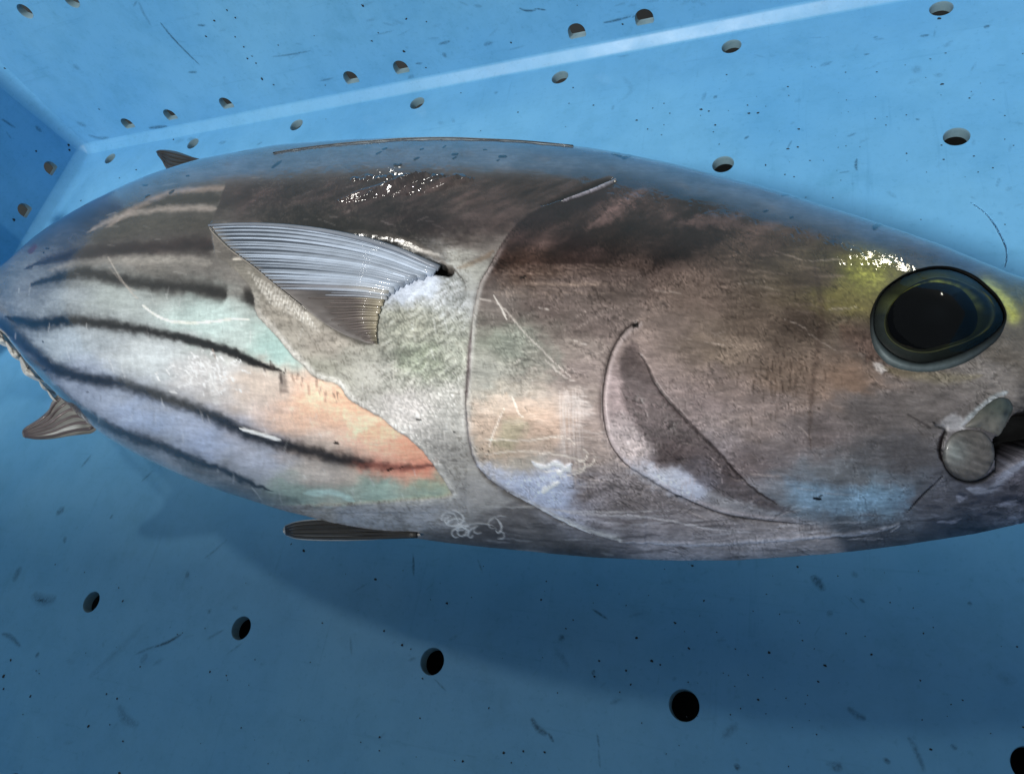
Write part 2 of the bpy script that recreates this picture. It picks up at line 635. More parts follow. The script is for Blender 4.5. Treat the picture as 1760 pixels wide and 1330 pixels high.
def surf(px, py):
    """point and smooth outward normal of the body seen at a place of the photograph (None off the body)"""
    d = Vector(ray(px, py)).normalized()
    h = BVH.ray_cast(Vector(CAM), d)
    if h[0] is None:
        return None, None
    p = np.array(h[0])
    n = np.array(h[1])
    if np.dot(n, np.array(d)) > 0:
        n = -n
    # smooth normal from the section's gradient
    x = p[0]
    yd, yv, w_ = np.interp(x, FX, FYD), np.interp(x, FX, FYV), np.interp(x, FX, FW)
    a = (yd - yv) / 2
    q = np.array([(p[1] - (yd + yv) / 2) / a, (p[2] - FH) / w_])
    ex = np.interp(x, EXP_X, EXP_N)
    gy, gz = np.sign(q[0]) * abs(q[0]) ** (ex - 1) / a, np.sign(q[1]) * abs(q[1]) ** (ex - 1) / w_
    n2 = np.array([0, gy, gz])
    n2 /= np.linalg.norm(n2)
    n2[0] = np.clip(n[0], -.6, .6)
    return p, n2 / np.linalg.norm(n2)


# ---- vectorised painting tools working on reference-map coordinates (px, py) of the skin
def vnoise(x, y, seed=0):
    xi, yi = np.floor(x).astype(np.int64), np.floor(y).astype(np.int64)
    fx, fy = x - xi, y - yi
    fx, fy = fx * fx * (3 - 2 * fx), fy * fy * (3 - 2 * fy)

    def h(a, b):
        n = (a * 374761393 + b * 668265263 + seed * 1442695041) & 0xffffffff
        n = ((n ^ (n >> 13)) * 1274126177) & 0xffffffff
        return ((n ^ (n >> 16)) & 0xffff) / 65535.0
    return (h(xi, yi) * (1 - fx) + h(xi + 1, yi) * fx) * (1 - fy) + (h(xi, yi + 1) * (1 - fx) + h(xi + 1, yi + 1) * fx) * fy


def fbm(x, y, o=4, seed=0):
    s, a, t = 0, 1.0, 0
    for k in range(o):
        s = s + a * vnoise(x * 2 ** k, y * 2 ** k, seed + k * 17)
        t += a
        a *= .55
    return s / t


def sstep(a, b, x):
    t = np.clip((x - a) / (b - a), 0, 1)
    return t * t * (3 - 2 * t)


def poly_dist(px, py, pts):
    """distance to a polyline, fraction along it, signed side (+ = left of travel in image axes)"""
    pts = np.asarray(pts, float)
    L = np.r_[0, np.cumsum(np.linalg.norm(np.diff(pts, axis=0), axis=1))]
    best = np.full(px.shape, 1e9)
    tt = np.zeros(px.shape)
    sg = np.zeros(px.shape)
    for i in range(len(pts) - 1):
        a, b = pts[i], pts[i + 1]
        d = b - a
        l2 = max(d @ d, 1e-9)
        t = np.clip(((px - a[0]) * d[0] + (py - a[1]) * d[1]) / l2, 0, 1)
        dx, dy = px - a[0] - t * d[0], py - a[1] - t * d[1]
        q = dx * dx + dy * dy
        m = q < best
        best = np.where(m, q, best)
        tt = np.where(m, (L[i] + t * math.sqrt(l2)) / L[-1], tt)
        sg = np.where(m, d[0] * dy - d[1] * dx, sg)
    return np.sqrt(best), tt, np.sign(sg)


def inside_poly(px, py, poly):
    c = np.zeros(px.shape, bool)
    n = len(poly)
    for i in range(n):
        x0, y0 = poly[i]
        x1, y1 = poly[(i + 1) % n]
        if y0 == y1:
            continue
        m = ((y0 > py) != (y1 > py)) & (px < (x1 - x0) * (py - y0) / (y1 - y0) + x0)
        c ^= m
    return c


def poly_sd(px, py, poly):
    """signed distance, positive inside"""
    d, _, _ = poly_dist(px, py, list(poly) + [poly[0]])
    return np.where(inside_poly(px, py, poly), d, -d)


# ---- the fine body mesh
NXF, NPF = 1060, 640
GAIN = 1.0
fx0 = np.linspace(0.2, 6.47, 4000)
mid = body_grid(fx0, np.array([math.radians(100)]))[:, 0]
qx, qy = proj(mid)
dens = np.gradient(qx) + 30.0 / 4000 * 18
dens = np.maximum(dens, 0.02)
cum = np.r_[0, np.cumsum(dens[:-1])]
XS = np.interp(np.linspace(0, cum[-1], NXF), cum, fx0)
PH = np.radians(np.r_[np.linspace(-28, 214, NPF - 60), np.linspace(214, 332, 61)[1:-1]])
NPF = len(PH)
PB = body_grid(XS, PH)
NB = grid_normals(PB) * NSIGN
# map coordinates: the seen half reads its own place, the half lying on the floor mirrors it
PHM = np.where(PH > math.radians(192), 2 * math.radians(192) - PH, np.where(PH < math.radians(-5), -2 * math.radians(5) - PH, PH))
PM = body_grid(XS, PHM)
MX, MY = proj(PM)
shp = MX.shape
mx, my = MX.ravel(), MY.ravel()
N_ = mx.size

# ---- pigment of the skin, with some reflection and shade put into it
CE = smooth_poly([(364, 395), (366, 412), (372, 438), (392, 452), (412, 472), (430, 494), (437, 512), (442, 540), (462, 562), (484, 587), (504, 612), (522, 628), (536, 643), (549, 651), (563, 655), (577, 659), (588, 668), (600, 685), (618, 696), (641, 709), (662, 722), (681, 738), (706, 755), (727, 775), (746, 798), (761, 820), (772, 838), (778, 848)], 4)
BE = smooth_poly([(778, 848), (762, 853), (740, 855), (700, 858), (650, 862), (610, 864), (560, 866), (520, 867), (470, 869)], 3)
OP = smooth_poly([(1056, 303), (1030, 316), (1000, 330), (960, 345), (920, 362), (890, 384), (868, 410), (848, 445), (834, 470), (825, 487), (817, 520), (811, 560), (806, 620), (802, 680), (803, 720), (810, 770), (822, 800), (845, 825), (880, 848), (920, 868), (960, 890), (1010, 912), (1060, 926)], 4)
PR = smooth_poly([(1094, 556), (1080, 562), (1066, 577), (1050, 607), (1040, 645), (1035, 690), (1040, 735), (1051, 767), (1075, 797), (1105, 817), (1150, 844), (1200, 868), (1260, 886), (1340, 897), (1420, 905)], 4)
polyA = [(-400, 250), (300, 297), (388, 312), (376, 350), (364, 380)] + [tuple(p) for p in CE] + [tuple(p) for p in BE[1:]] + [(440, 930), (-400, 930)]
polyC = [tuple(p) for p in OP] + [(1100, 1010), (2300, 1010), (2300, 240), (1100, 260)]
polyD = [(1094, 556)] + [tuple(p) for p in PR[1:]] + [(1500, 1010), (2300, 1010), (2300, 240), (1180, 260), (1160, 330), (1120, 470)]

SA = """0 480 112 122 132;60 505 112 118 126;0 600 112 122 136;100 390 84 88 96;170 360 78 78 76;300 300 75 70 66;250 380 92 86 80;350 400 96 88 82;250 450 130 124 117;350 450 120 113 107;200 510 158 166 164;350 545 170 188 184;480 600 156 184 178;100 520 142 150 156;430 480 122 116 110;300 350 95 88 80;200 400 90 84 78
100 590 162 172 180;250 620 178 184 186;350 650 184 181 180;450 660 194 177 164;540 700 222 180 152;600 690 232 186 154;650 740 230 178 146;700 770 230 164 134;720 800 226 150 124;650 790 218 168 146;150 660 156 166 186;250 720 156 170 196;350 760 160 171 196;450 790 168 172 186;560 805 178 168 160;650 840 152 174 162;740 838 160 172 150;500 845 144 158 150;350 815 152 152 154;250 770 144 150 160;400 850 122 124 128;60 640 120 130 145;-100 540 110 116 124;560 770 196 178 165"""
SB = """400 420 118 110 103;430 470 130 124 114;480 540 142 135 125;560 590 150 142 132;600 640 156 154 144;560 640 144 142 130;700 560 156 156 142;720 620 142 150 130;700 700 196 190 186;650 640 172 170 162;750 500 172 176 180;700 480 186 192 204;780 600 160 162 150;780 700 170 168 162;780 800 156 152 147;810 460 152 152 145;840 430 118 110 105;450 330 60 47 46;600 330 63 50 49;700 370 55 42 41;550 380 48 42 34;800 330 80 67 60;850 380 84 70 66;800 400 98 87 82;900 320 70 59 51;1000 290 68 59 54;700 290 60 50 49;400 305 84 68 62;700 246 84 88 96;560 256 84 88 96;850 250 84 88 96;1000 258 84 88 96;420 272 84 88 96;700 292 60 50 49;480 400 46 40 34;690 425 45 38 34
600 885 142 144 150;720 890 146 147 152;820 860 152 149 147;850 920 92 88 90;900 890 112 109 110;760 925 108 105 106;1000 940 88 84 84;1100 950 72 68 70;540 885 152 148 145;780 870 148 146 146;1000 925 105 102 104;480 880 140 138 138"""
SC = """900 350 66 52 51;1000 340 58 47 45;900 450 84 64 53;1000 420 62 47 44;1050 400 60 49 42;850 520 114 105 100;950 520 112 98 93;870 590 126 131 119;950 600 131 120 113;1000 640 133 120 115;860 680 142 136 122;900 720 164 144 124;950 730 164 140 122;870 770 160 148 130;900 800 170 163 150;900 840 166 176 198;960 860 156 166 188;1000 780 148 134 126;1020 720 142 127 120;1000 850 118 108 105;1080 860 112 105 104;840 640 132 134 125;880 400 74 59 56;1030 560 118 104 99;1060 500 104 90 84;1000 310 56 52 52;1100 450 84 70 63"""
SD = """1060 680 142 127 126;1050 600 131 116 111;1100 560 122 107 100;1150 780 92 79 78;1080 780 154 143 140;1130 820 176 180 190;1180 840 154 160 176;1250 860 130 129 132;1100 480 108 91 84;1200 500 114 97 88;1150 420 74 60 53;1050 350 60 49 44;1200 370 58 47 42;1300 420 84 71 60;1250 600 121 106 93;1300 560 106 91 80;1400 480 93 78 65;1380 560 85 72 63;1350 640 115 98 85;1450 650 121 100 85;1300 720 119 106 101;1400 750 102 93 92;1280 800 114 103 102;1500 700 98 93 92;1550 780 87 86 89;1450 820 104 108 112;1400 850 108 124 136;1500 855 104 128 144;1600 700 102 97 95;1700 650 114 109 105;1740 600 106 99 91;1480 460 104 102 40;1450 500 114 106 55;1740 500 100 98 50;1400 400 81 70 55;1600 430 88 75 58;1700 860 80 83 94;1600 860 88 90 98;1650 900 62 72 86;1500 920 85 88 94;1300 920 90 89 92;1750 820 95 94 103;1500 600 97 86 80;1200 300 84 88 96;1350 340 84 88 96;1500 385 84 88 96;1640 432 84 88 96;1250 660 118 104 98;1200 700 112 100 98;1100 900 104 100 102;1200 900 100 98 100;1800 700 70 70 72;1850 600 64 64 64;1850 800 70 72 78"""


def field(samples, x, y, p=3.2):
    q = np.array([[float(v) for v in s.split()] for s in samples.replace('\n', ';').split(';') if s.strip()])
    cl = lin(q[:, 2:])
    num = np.zeros((x.size, 3))
    den = np.zeros(x.size)
    for (a, b), c in zip(q[:, :2], cl):
        w_ = 1 / ((0.75 * (x - a)) ** 2 + (1.3 * (y - b)) ** 2 + 250) ** (p / 2)
        num += w_[:, None] * c
        den += w_
    return num / den[:, None]


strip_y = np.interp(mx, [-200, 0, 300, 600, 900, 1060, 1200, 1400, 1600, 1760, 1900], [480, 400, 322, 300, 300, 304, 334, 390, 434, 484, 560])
below = sstep(-4, 22, my - strip_y)          # 0 on the back's wall-reflection strip, 1 on the flank
# warp the coordinates a little so that no border is ruler-clean
wx = mx + (fbm(mx / 14, my / 14, 3, 3) - .5) * 7
wy = my + (fbm(mx / 14, my / 14, 3, 5) - .5) * 7
sA = poly_sd(wx * .35 + mx * .65, wy * .35 + my * .65, polyA)
sC = poly_sd(mx, my, polyC)
sD = poly_sd(wx, wy, polyD)
bx = mx + (fbm(mx / 30, my / 18, 3, 11) - .5) * 50          # wandering of the colour patches themselves
by = my + (fbm(mx / 30, my / 18, 3, 13) - .5) * 36
colr = field(SB, bx, by)
mA = sA > -3
aA = sstep(-1.2, 1.2, sA)[:, None]
colr = colr * (1 - aA) + field(SA, bx, by) * aA
wC = 1.5 + 45 * sstep(850, 925, my)
aC = sstep(-wC, wC, sC)[:, None]
colr = colr * (1 - aC) + field(SC, bx, by) * aC
aD = (sstep(-14, 14, sD) * sstep(-2, 2, sC))[:, None]
colr = colr * (1 - aD) + field(SD, bx, by) * aD
back_refl = ((1 - sstep(-26, 14, my - strip_y)) * .85)[:, None]          # steel-blue back, paled by a wall reflection put into the colour
colr = colr * (1 - back_refl) + lin((104, 114, 128)) * back_refl
vis = np.ones(N_, bool)
relief = np.zeros(N_)
deep = np.zeros(N_)
rough = np.full(N_, .30)
grain = np.full(N_, 1.0)
metal = np.full(N_, .0)


def bbox(pts, pad):
    p = np.asarray(pts)
    return np.where((mx > p[:, 0].min() - pad) & (mx < p[:, 0].max() + pad) & (my > p[:, 1].min() - pad) & (my < p[:, 1].max() + pad))[0]


def blend(idx, a, c, linear=False):
    cc = np.asarray(c, float) if linear else lin(c)
    a = np.clip(a, 0, 1)[:, None]
    colr[idx] = colr[idx] * (1 - a) + cc * a


def stroke(pts, width, c, alpha=1.0, soft=.5, taper=(0, 0), jit=0.0, relief_h=0.0, warp=True, w1=None, clip=None):
    if width < 1.25:
        alpha, width = alpha * (.55 + .45 * width / 1.25), 1.25
    P = smooth_poly(pts, 6) if len(pts) > 2 else np.array(pts, float)
    idx = bbox(P, width * 2 + 14)
    if not len(idx):
        return
    x, y = mx[idx], my[idx]
    if warp and jit:
        x = x + (fbm(x / 9, y / 9, 3, 21) - .5) * jit
        y = y + (fbm(x / 9, y / 9, 3, 22) - .5) * jit
    d, t, _ = poly_dist(x, y, P)
    wd = width * np.ones_like(t)
    if w1 is not None:
        wd = width + (w1 - width) * t
    if taper[0]: wd = wd * np.clip(t / taper[0], 0.02, 1) ** .6
    if taper[1]: wd = wd * np.clip((1 - t) / taper[1], 0.02, 1) ** .6
    a = alpha * (1 - sstep(wd * (1 - soft), wd * (1 + soft), d))
    if clip is not None:
        a = a * clip[idx]
    if c is not None:
        blend(idx, a, c)
    if relief_h:
        relief[idx] += relief_h * a / max(alpha, 1e-6)


def patch(poly, c, alpha=1.0, edge=3.0, jit=6.0, relief_h=0.0, nscale=10):
    P = np.array(poly, float)
    idx = bbox(P, edge + jit + 4)
    x = mx[idx] + (fbm(mx[idx] / nscale, my[idx] / nscale, 3, 31) - .5) * jit * 2
    y = my[idx] + (fbm(mx[idx] / nscale, my[idx] / nscale, 3, 37) - .5) * jit * 2
    a = alpha * sstep(-edge, edge, poly_sd(x, y, P))
    if c is not None:
        blend(idx, a, c)
    if relief_h:
        (deep if relief_h < -.03 else relief)[idx] += relief_h * a
    return idx, a


cA = sstep(-2, 2, sA)
# stripes of the hind flank
stroke([(395, 322), (340, 326), (300, 330), (250, 350), (180, 392)], 5, (150, 132, 122), .8, .8, (.1, .2), 5, clip=cA)
stroke([(380, 342), (320, 342), (260, 356), (200, 385)], 9, (66, 60, 50), .8, .8, (.1, .3), 6, clip=cA)
stroke([(374, 358), (310, 358), (250, 363), (190, 378), (150, 400)], 5, (150, 138, 130), .75, .9, (.05, .2), 5, clip=cA)
stroke([(372, 384), (300, 385), (220, 392), (160, 412)], 14, (84, 79, 68), .6, .7, (.05, .2), 8, clip=cA)
stroke([(368, 424), (330, 420), (280, 424), (220, 428), (150, 434), (90, 446), (40, 462)], 23.8, (62, 38, 36), .34, .95, (.03, .3), 9, w1=15.299999999999999, clip=cA)
stroke([(368, 424), (330, 420), (280, 424), (220, 428), (150, 434), (90, 446), (40, 462)], 11.9, (62, 38, 36), .85, .9, (.03, .3), 9, w1=7.5, clip=cA)
stroke([(365, 452), (250, 446), (150, 452), (80, 466)], 7, (150, 144, 136), .6, .9, (.05, .2), 6, clip=cA)
stroke([(445, 518), (428, 510)], 13, (50, 38, 32), .9, .6, (0, 0), 8, clip=cA)
stroke([(390, 508), (350, 498), (300, 492), (250, 488), (200, 480), (150, 470), (100, 476), (50, 492)], 22.099999999999998, (52, 42, 36), .34, .95, (.02, .25), 9, w1=15.299999999999999, clip=cA)
stroke([(390, 508), (350, 498), (300, 492), (250, 488), (200, 480), (150, 470), (100, 476), (50, 492)], 11.1, (52, 42, 36), .9, .9, (.02, .25), 9, w1=7.5, clip=cA)
stroke([(490, 640), (450, 628), (400, 606), (350, 591), (300, 578), (250, 568), (200, 560), (150, 553), (115, 551), (60, 556), (10, 545)], 8.5, (34, 20, 18), .34, .95, (.12, .1), 9, w1=20.4, clip=cA)
stroke([(490, 640), (450, 628), (400, 606), (350, 591), (300, 578), (250, 568), (200, 560), (150, 553), (115, 551), (60, 556), (10, 545)], 4.2, (34, 20, 18), .97, .9, (.12, .1), 9, w1=10.0, clip=cA)
stroke([(480, 634), (440, 624), (395, 603), (340, 588), (290, 575)], 7, (28, 15, 14), .8, .6, (.3, .2), 5, clip=cA)
stroke([(760, 800), (690, 803), (600, 792), (520, 772), (450, 754), (400, 732), (330, 700), (270, 680), (210, 660), (150, 650), (100, 636), (60, 605), (20, 570), (-30, 530)], 18.7, (46, 46, 52), .34, .95, (.22, .05), 9, w1=18.7, clip=cA)
stroke([(760, 800), (690, 803), (600, 792), (520, 772), (450, 754), (400, 732), (330, 700), (270, 680), (210, 660), (150, 650), (100, 636), (60, 605), (20, 570), (-30, 530)], 9.4, (46, 46, 52), .88, .9, (.22, .05), 9, w1=9.1, clip=cA)
stroke([(470, 845), (420, 826), (380, 808), (330, 790), (270, 765), (200, 740), (150, 712), (110, 685), (70, 650), (30, 610)], 13.6, (58, 62, 68), .34, .95, (.3, .05), 9, w1=15.299999999999999, clip=cA)
stroke([(470, 845), (420, 826), (380, 808), (330, 790), (270, 765), (200, 740), (150, 712), (110, 685), (70, 650), (30, 610)], 6.8, (58, 62, 68), .85, .9, (.3, .05), 9, w1=7.5, clip=cA)
stroke([(300, 790), (420, 845), (520, 862)], 10, (100, 104, 108), .5, .8, (.2, .2), 6)
# marks where the front ends of the stripes break up
for k in range(14):
    x0 = 452 + k * 10 + rng.uniform(-4, 4)
    y0 = 622 + (x0 - 452) * .42 + rng.uniform(-8, 10)
    stroke([(x0, y0), (x0 + rng.uniform(-2, 3), y0 + rng.uniform(5, 16))], rng.uniform(1.2, 2.6), (88, 76, 72), .75, .6, (0, 0), 3, clip=cA)
patch([(478, 640), (492, 644), (496, 672), (482, 676)], (110, 98, 92), .6, 2, 5)
# pale breast edge and orange glow
patch([(590, 706), (640, 712), (660, 722), (630, 738), (604, 744), (596, 730)], (244, 208, 176), .6, 3, 8)
patch([(500, 640), (550, 660), (590, 690), (590, 720), (540, 716), (505, 690)], (236, 190, 160), .35, 12, 8)
patch([(610, 800), (640, 792), (700, 796), (748, 800), (752, 822), (700, 826), (640, 818)], (228, 132, 106), .38, 12, 14)
patch([(460, 842), (560, 836), (700, 836), (770, 842), (745, 854), (650, 862), (520, 866)], (146, 168, 158), .5, 7, 8)
stroke([(520, 848), (565, 846), (590, 852), (610, 862)], 5, (176, 205, 200), .7, .6, (.2, .1), 4)
# slime strand and scratches
stroke([(245, 524), (262, 538), (290, 551), (330, 555), (370, 552), (410, 548), (440, 552)], 1.9, (226, 226, 214), .85, .6, (.02, .25), 2)
stroke([(186, 442), (205, 475), (228, 505), (236, 512)], 1.1, (170, 160, 150), .6, .6)
stroke([(188, 460), (215, 490), (232, 500)], 1.0, (150, 140, 132), .5, .6)
stroke([(412, 736), (440, 744), (484, 757)], 2.6, (232, 230, 228), .95, .5, (.1, .15), 1, relief_h=.004)
stroke([(365, 600), (371, 616)], 1.2, (160, 140, 130), .7, .6)
for k in range(95):
    x0, y0 = rng.normal(350, 32), rng.normal(640, 17)
    a = rng.choice([-.5, .3, .9, 1.3]) + rng.normal(0, .25)
    L = rng.uniform(4, 15)
    stroke([(x0, y0), (x0 + L * .5 * math.cos(a), y0 + L * .5 * math.sin(a) + rng.uniform(-2, 2)), (x0 + L * math.cos(a), y0 + L * math.sin(a))], rng.uniform(.8, 1.7), (226, 226, 226), rng.uniform(.35, .9), .5, (.1, .3), 2, relief_h=.001, clip=cA)
patch([(345, 610), (356, 612), (366, 640), (374, 668), (378, 694), (366, 690), (358, 660)], (210, 208, 206), .5, 4, 5)

# corselet rim, scales and pearly dots
idx = np.where((mx > 340) & (mx < 800) & (my > 380) & (my < 880))[0]
d, t, s = poly_dist(wx[idx] * .3 + mx[idx] * .7, wy[idx] * .3 + my[idx] * .7, np.r_[CE, BE[1:20]])
right = s < 0
relief[idx] += np.where(right, .014 * np.exp(-d / 26), 0)
rim = np.exp(-(d / 1.9) ** 2)
blend(idx, rim * .55 * np.where(t < .75, 1, .7), (118, 110, 100))
pale = np.exp(-((d - 5) / 5) ** 2) * right * sstep(.1, .3, t) * (1 - sstep(.78, .95, t))
blend(idx, pale * .65 * (.4 + fbm(mx[idx] / 4, my[idx] / 4, 2, 91)), (205, 202, 196))
# scaled belt: slanting scale rows behind the breast fin and along the rim
ang = math.radians(58)
u_ = (mx * math.cos(ang) + my * math.sin(ang))
v_ = (-mx * math.sin(ang) + my * math.cos(ang))
u2 = u_ + (fbm(mx / 16, my / 16, 3, 41) - .5) * 30
v2 = v_ + (fbm(mx / 16, my / 16, 3, 42) - .5) * 22
belt = (1 - cA) * sstep(420, 520, mx) * (1 - sstep(770, 812, mx)) * sstep(0, 1, my) * (1 - aC[:, 0])
lowbelt = belt * sstep(0, 90, (my - 620) + (mx - 640) * .3) * (1 - sstep(795, 850, my))
row = np.floor(v2 / 7.5)
uu = (u2 / 13.0 + .5 * (row % 2)) % 1.0
vv = (v2 / 7.5) % 1.0
sc_h = np.clip(1 - uu * 1.25, 0, 1) * (1 - (2 * vv - 1) ** 2)
keep = sstep(.38, .62, fbm(mx / 26, my / 26, 3, 46))
relief += lowbelt * (sc_h - .4) * (.0012 + .0040 * keep)
midx = np.where(lowbelt > .02)[0]
blend(midx, lowbelt[midx] * np.clip(sc_h[midx] - .42, 0, 1) * (.3 + 1.1 * keep[midx]) * fbm(mx[midx] / 17, my[midx] / 17, 3, 44) ** .6, (236, 230, 226))
blend(midx, lowbelt[midx] * np.clip(.32 - sc_h[midx], 0, 1) * 1.2, (104, 102, 98))
fine_h = np.abs(fbm(u2 / 5, v2 / 11, 2, 47) - .5)
relief += belt * (1 - lowbelt) * (fine_h - .15) * .006
midx = np.where((belt * (1 - lowbelt)) > .05)[0]
blend(midx, np.clip(.09 - fine_h[midx], 0, 1) * 5, (100, 94, 84))
# wrinkled breast-fin base: fine creases fanning from the root
px0, py0 = 800., 470.
cre = sstep(640, 660, mx) * (1 - sstep(795, 815, mx)) * sstep(455, 480, my - (mx - 760) * .1) * (1 - sstep(640, 700, my))
ca = math.radians(-32)
cu, cv = mx * math.cos(ca) + my * math.sin(ca), -mx * math.sin(ca) + my * math.cos(ca)
cr = fbm(cu / 26 + .6 * fbm(mx / 18, my / 18, 2, 52), cv / 5.0, 4, 51)
ridge = np.abs(cr - .5) * 2
relief += cre * (ridge - .3) * .014
idx = np.where(cre > .02)[0]
blend(idx, cre[idx] * np.clip(.32 - ridge[idx], 0, 1) * 1.9, (92, 96, 88))
blend(idx, cre[idx] * np.clip(ridge[idx] - .38, 0, 1) * 1.3 * (1 - sstep(500, 640, my[idx])), (226, 232, 240))
patch([(662, 486), (700, 462), (745, 466), (760, 486), (742, 510), (700, 520), (668, 516)], (196, 206, 224), .55, 10, 14)
# pearly dots near the fin's hind edge
for i in range(17):
    for j in range(9):
        x0 = 430 + i * 5.2 + j * 4.2 + rng.uniform(-1, 1)
        y0 = 470 + i * 3.4 + j * 6.2 - i * .4 + rng.uniform(-1, 1)
        q = np.where((np.abs(mx - x0) < 4) & (np.abs(my - y0) < 4))[0]
        if len(q) and cA[q].max() < .1:
            a = np.exp(-((mx[q] - x0) ** 2 + (my[q] - y0) ** 2) / 2.6)
            blend(q, a * (.75 if 2 < j < 7 else .4), (214, 210, 202))
            relief[q] += a * .003
# dark smear under the fin's hind edge
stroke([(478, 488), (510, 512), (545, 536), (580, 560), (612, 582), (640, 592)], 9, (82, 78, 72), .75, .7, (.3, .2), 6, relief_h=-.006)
stroke([(402, 446), (432, 444)], 1.6, (214, 206, 192), .8, .5)

# dark fold and opening above the fin, the fin edge's shadow painted in
stroke([(560, 412), (620, 428), (680, 445), (730, 458), (770, 466)], 6, (16, 14, 13), .95, .5, (.5, 0), 2, w1=9, relief_h=-.028)
patch([(735, 452), (760, 452), (780, 463), (768, 470), (744, 468)], (5, 4, 4), 1, 2, 2, relief_h=-.04)
stroke([(560, 398), (640, 402), (700, 415), (745, 440), (790, 470)], 5, (120, 112, 104), .65, .9, (.4, .3), 5, relief_h=.003)
stroke([(690, 426), (720, 430), (760, 440)], 3, (190, 184, 178), .6, .6, (.3, .3), 4)
stroke([(785, 462), (830, 444), (850, 430)], 4, (120, 98, 76), .55, .7, (.2, .2), 5)
stroke([(780, 462), (800, 486)], 1.2, (84, 80, 76), .8, .5, relief_h=-.004)
stroke([(825, 486), (838, 462), (850, 441)], 1.2, (66, 58, 54), .95, .4, relief_h=-.006)

# dorsal mottling: dark streaks slanting through the upper flank
dm = below * (1 - sstep(330, 440, my - (mx - 800) * .02)) * (1 - aC[:, 0]) * (1 - cA) * sstep(380, 420, mx)
a1 = math.radians(-24)
su, sv = mx * math.cos(a1) + my * math.sin(a1), -mx * math.sin(a1) + my * math.cos(a1)
n1 = fbm(su / 46, sv / 8, 4, 61)
idx = np.where(dm > .02)[0]
blend(idx, dm[idx] * np.clip(n1[idx] - .5, 0, 1) * 1.3, (118, 100, 96))
blend(idx, dm[idx] * np.clip(.48 - n1[idx], 0, 1) * 2.4, (30, 22, 22))
hd = below * (1 - sstep(400, 520, my + (mx - 1000) * .10)) * aC[:, 0]
a2 = math.radians(28)
su2, sv2 = mx * math.cos(-a2) + my * math.sin(-a2), -mx * math.sin(-a2) + my * math.cos(-a2)
n2 = fbm(su2 / 70, sv2 / 26, 4, 63)
idx = np.where(hd > .02)[0]
blend(idx, hd[idx] * np.clip(n2[idx] - .5, 0, 1) * 1.5, (128, 108, 100))
blend(idx, hd[idx] * np.clip(.5 - n2[idx], 0, 1) * 2.0, (26, 20, 19))
patch([(1030, 372), (1068, 338), (1090, 346), (1075, 364), (1040, 388), (1010, 392)], (126, 106, 100), .6, 8, 12)
patch([(1160, 385), (1200, 368), (1260, 374), (1290, 388), (1240, 392), (1180, 394)], (116, 98, 92), .55, 8, 10)
patch([(1110, 425), (1180, 395), (1260, 392), (1240, 420), (1180, 440), (1120, 462)], (44, 34, 32), .7, 12, 16)
patch([(880, 380), (960, 350), (1050, 318), (1040, 345), (960, 375), (900, 398)], (44, 34, 40), .75, 8, 8)
patch([(520, 370), (640, 380), (690, 410), (600, 410), (520, 395)], (40, 36, 26), .55, 14, 16)
patch([(690, 360), (790, 372), (830, 390), (760, 405), (700, 392)], (50, 30, 32), .6, 12, 14)
# fold at the top of the gill cover, shadow line painted dark, with its pale lip
stroke([(1052, 306), (1010, 322), (962, 340), (930, 353)], 3.2, (20, 14, 16), .9, .6, (.05, .4), 2, relief_h=-.02)
stroke([(1060, 309), (1012, 330), (964, 347)], 2.2, (150, 156, 166), .75, .6, (.2, .4), 2, relief_h=.016)
# long ripples of loose skin along the back
for k in range(12):
    x0 = 580 + k * 13.5 + rng.uniform(-3, 3)
    y0 = 346 - k * 1.6 + rng.uniform(-4, 4)
    L = (y0 - 303 + rng.uniform(-2, 4)) / .36
    a = math.radians(-21)
    pts = [(x0 + L * q * math.cos(a) + 8 * q * q, y0 + L * q * math.sin(a) + 3 * q * q + rng.uniform(-.6, .6)) for q in np.linspace(0, 1, 7)]
    stroke(pts, 2.6, None, 1, .95, (.4, .2), 2, relief_h=.022)
for k in range(26):
    x0, y0 = rng.uniform(590, 800), rng.uniform(304, 311)
    a = math.radians(rng.uniform(-60, 10))
    stroke([(x0, y0), (x0 + 5 * math.cos(a), y0 + 4 * math.sin(a)), (x0 + 11, y0 - 1)], 2.0, None, 1, .9, (.2, .2), 2, relief_h=rng.uniform(.008, .014))

# gill cover: edge groove, raised rim; preopercle groove and triangle
idx = np.where((mx > 780) & (mx < 1110) & (my > 290) & (my < 960))[0]
d, t, s = poly_dist(mx[idx], my[idx], OP)
inn = s < 0
lowp = sstep(.22, .34, t)
relief[idx] += lowp * np.where(inn, .024 * np.exp(-d / 34), 0) - lowp * .006 * np.exp(-(d / 7) ** 2)
blend(idx, lowp * .75 * np.exp(-((d - 1.5) / 3.2) ** 2) * (s > 0) * (.5 + .5 * sstep(.35, .5, t)), (96, 88, 86))
blend(idx, lowp * .5 * np.exp(-((d - 5) / 4.) ** 2) * inn, (176, 176, 172))
stroke([(812, 560), (808, 600), (805, 650), (803, 690)], 4.2, (110, 96, 98), .7, .6, (.3, .3), 2)
stroke([(802, 690), (804, 730), (811, 768), (822, 798), (845, 823)], 2.4, (112, 112, 118), .7, .6, (.2, .2), 2)
stroke([(818, 800), (845, 828), (885, 852), (925, 872), (960, 892), (1000, 912)], 6, (104, 98, 92), .7, .7, (.2, .3), 3, relief_h=-.006)
stroke([(870, 842), (920, 866), (965, 890), (1020, 915)], 2.2, (200, 206, 214), .5, .6, (.3, .4), 3, relief_h=.004)
idx = np.where((mx > 1010) & (mx < 1440) & (my > 540) & (my < 930))[0]
d, t, s = poly_dist(mx[idx], my[idx], PR)
fall = 1 - sstep(.85, 1, t)
relief[idx] += fall * (np.where(s < 0, .016 * np.exp(-d / 34), 0) - .012 * np.exp(-(d / 4.5) ** 2))
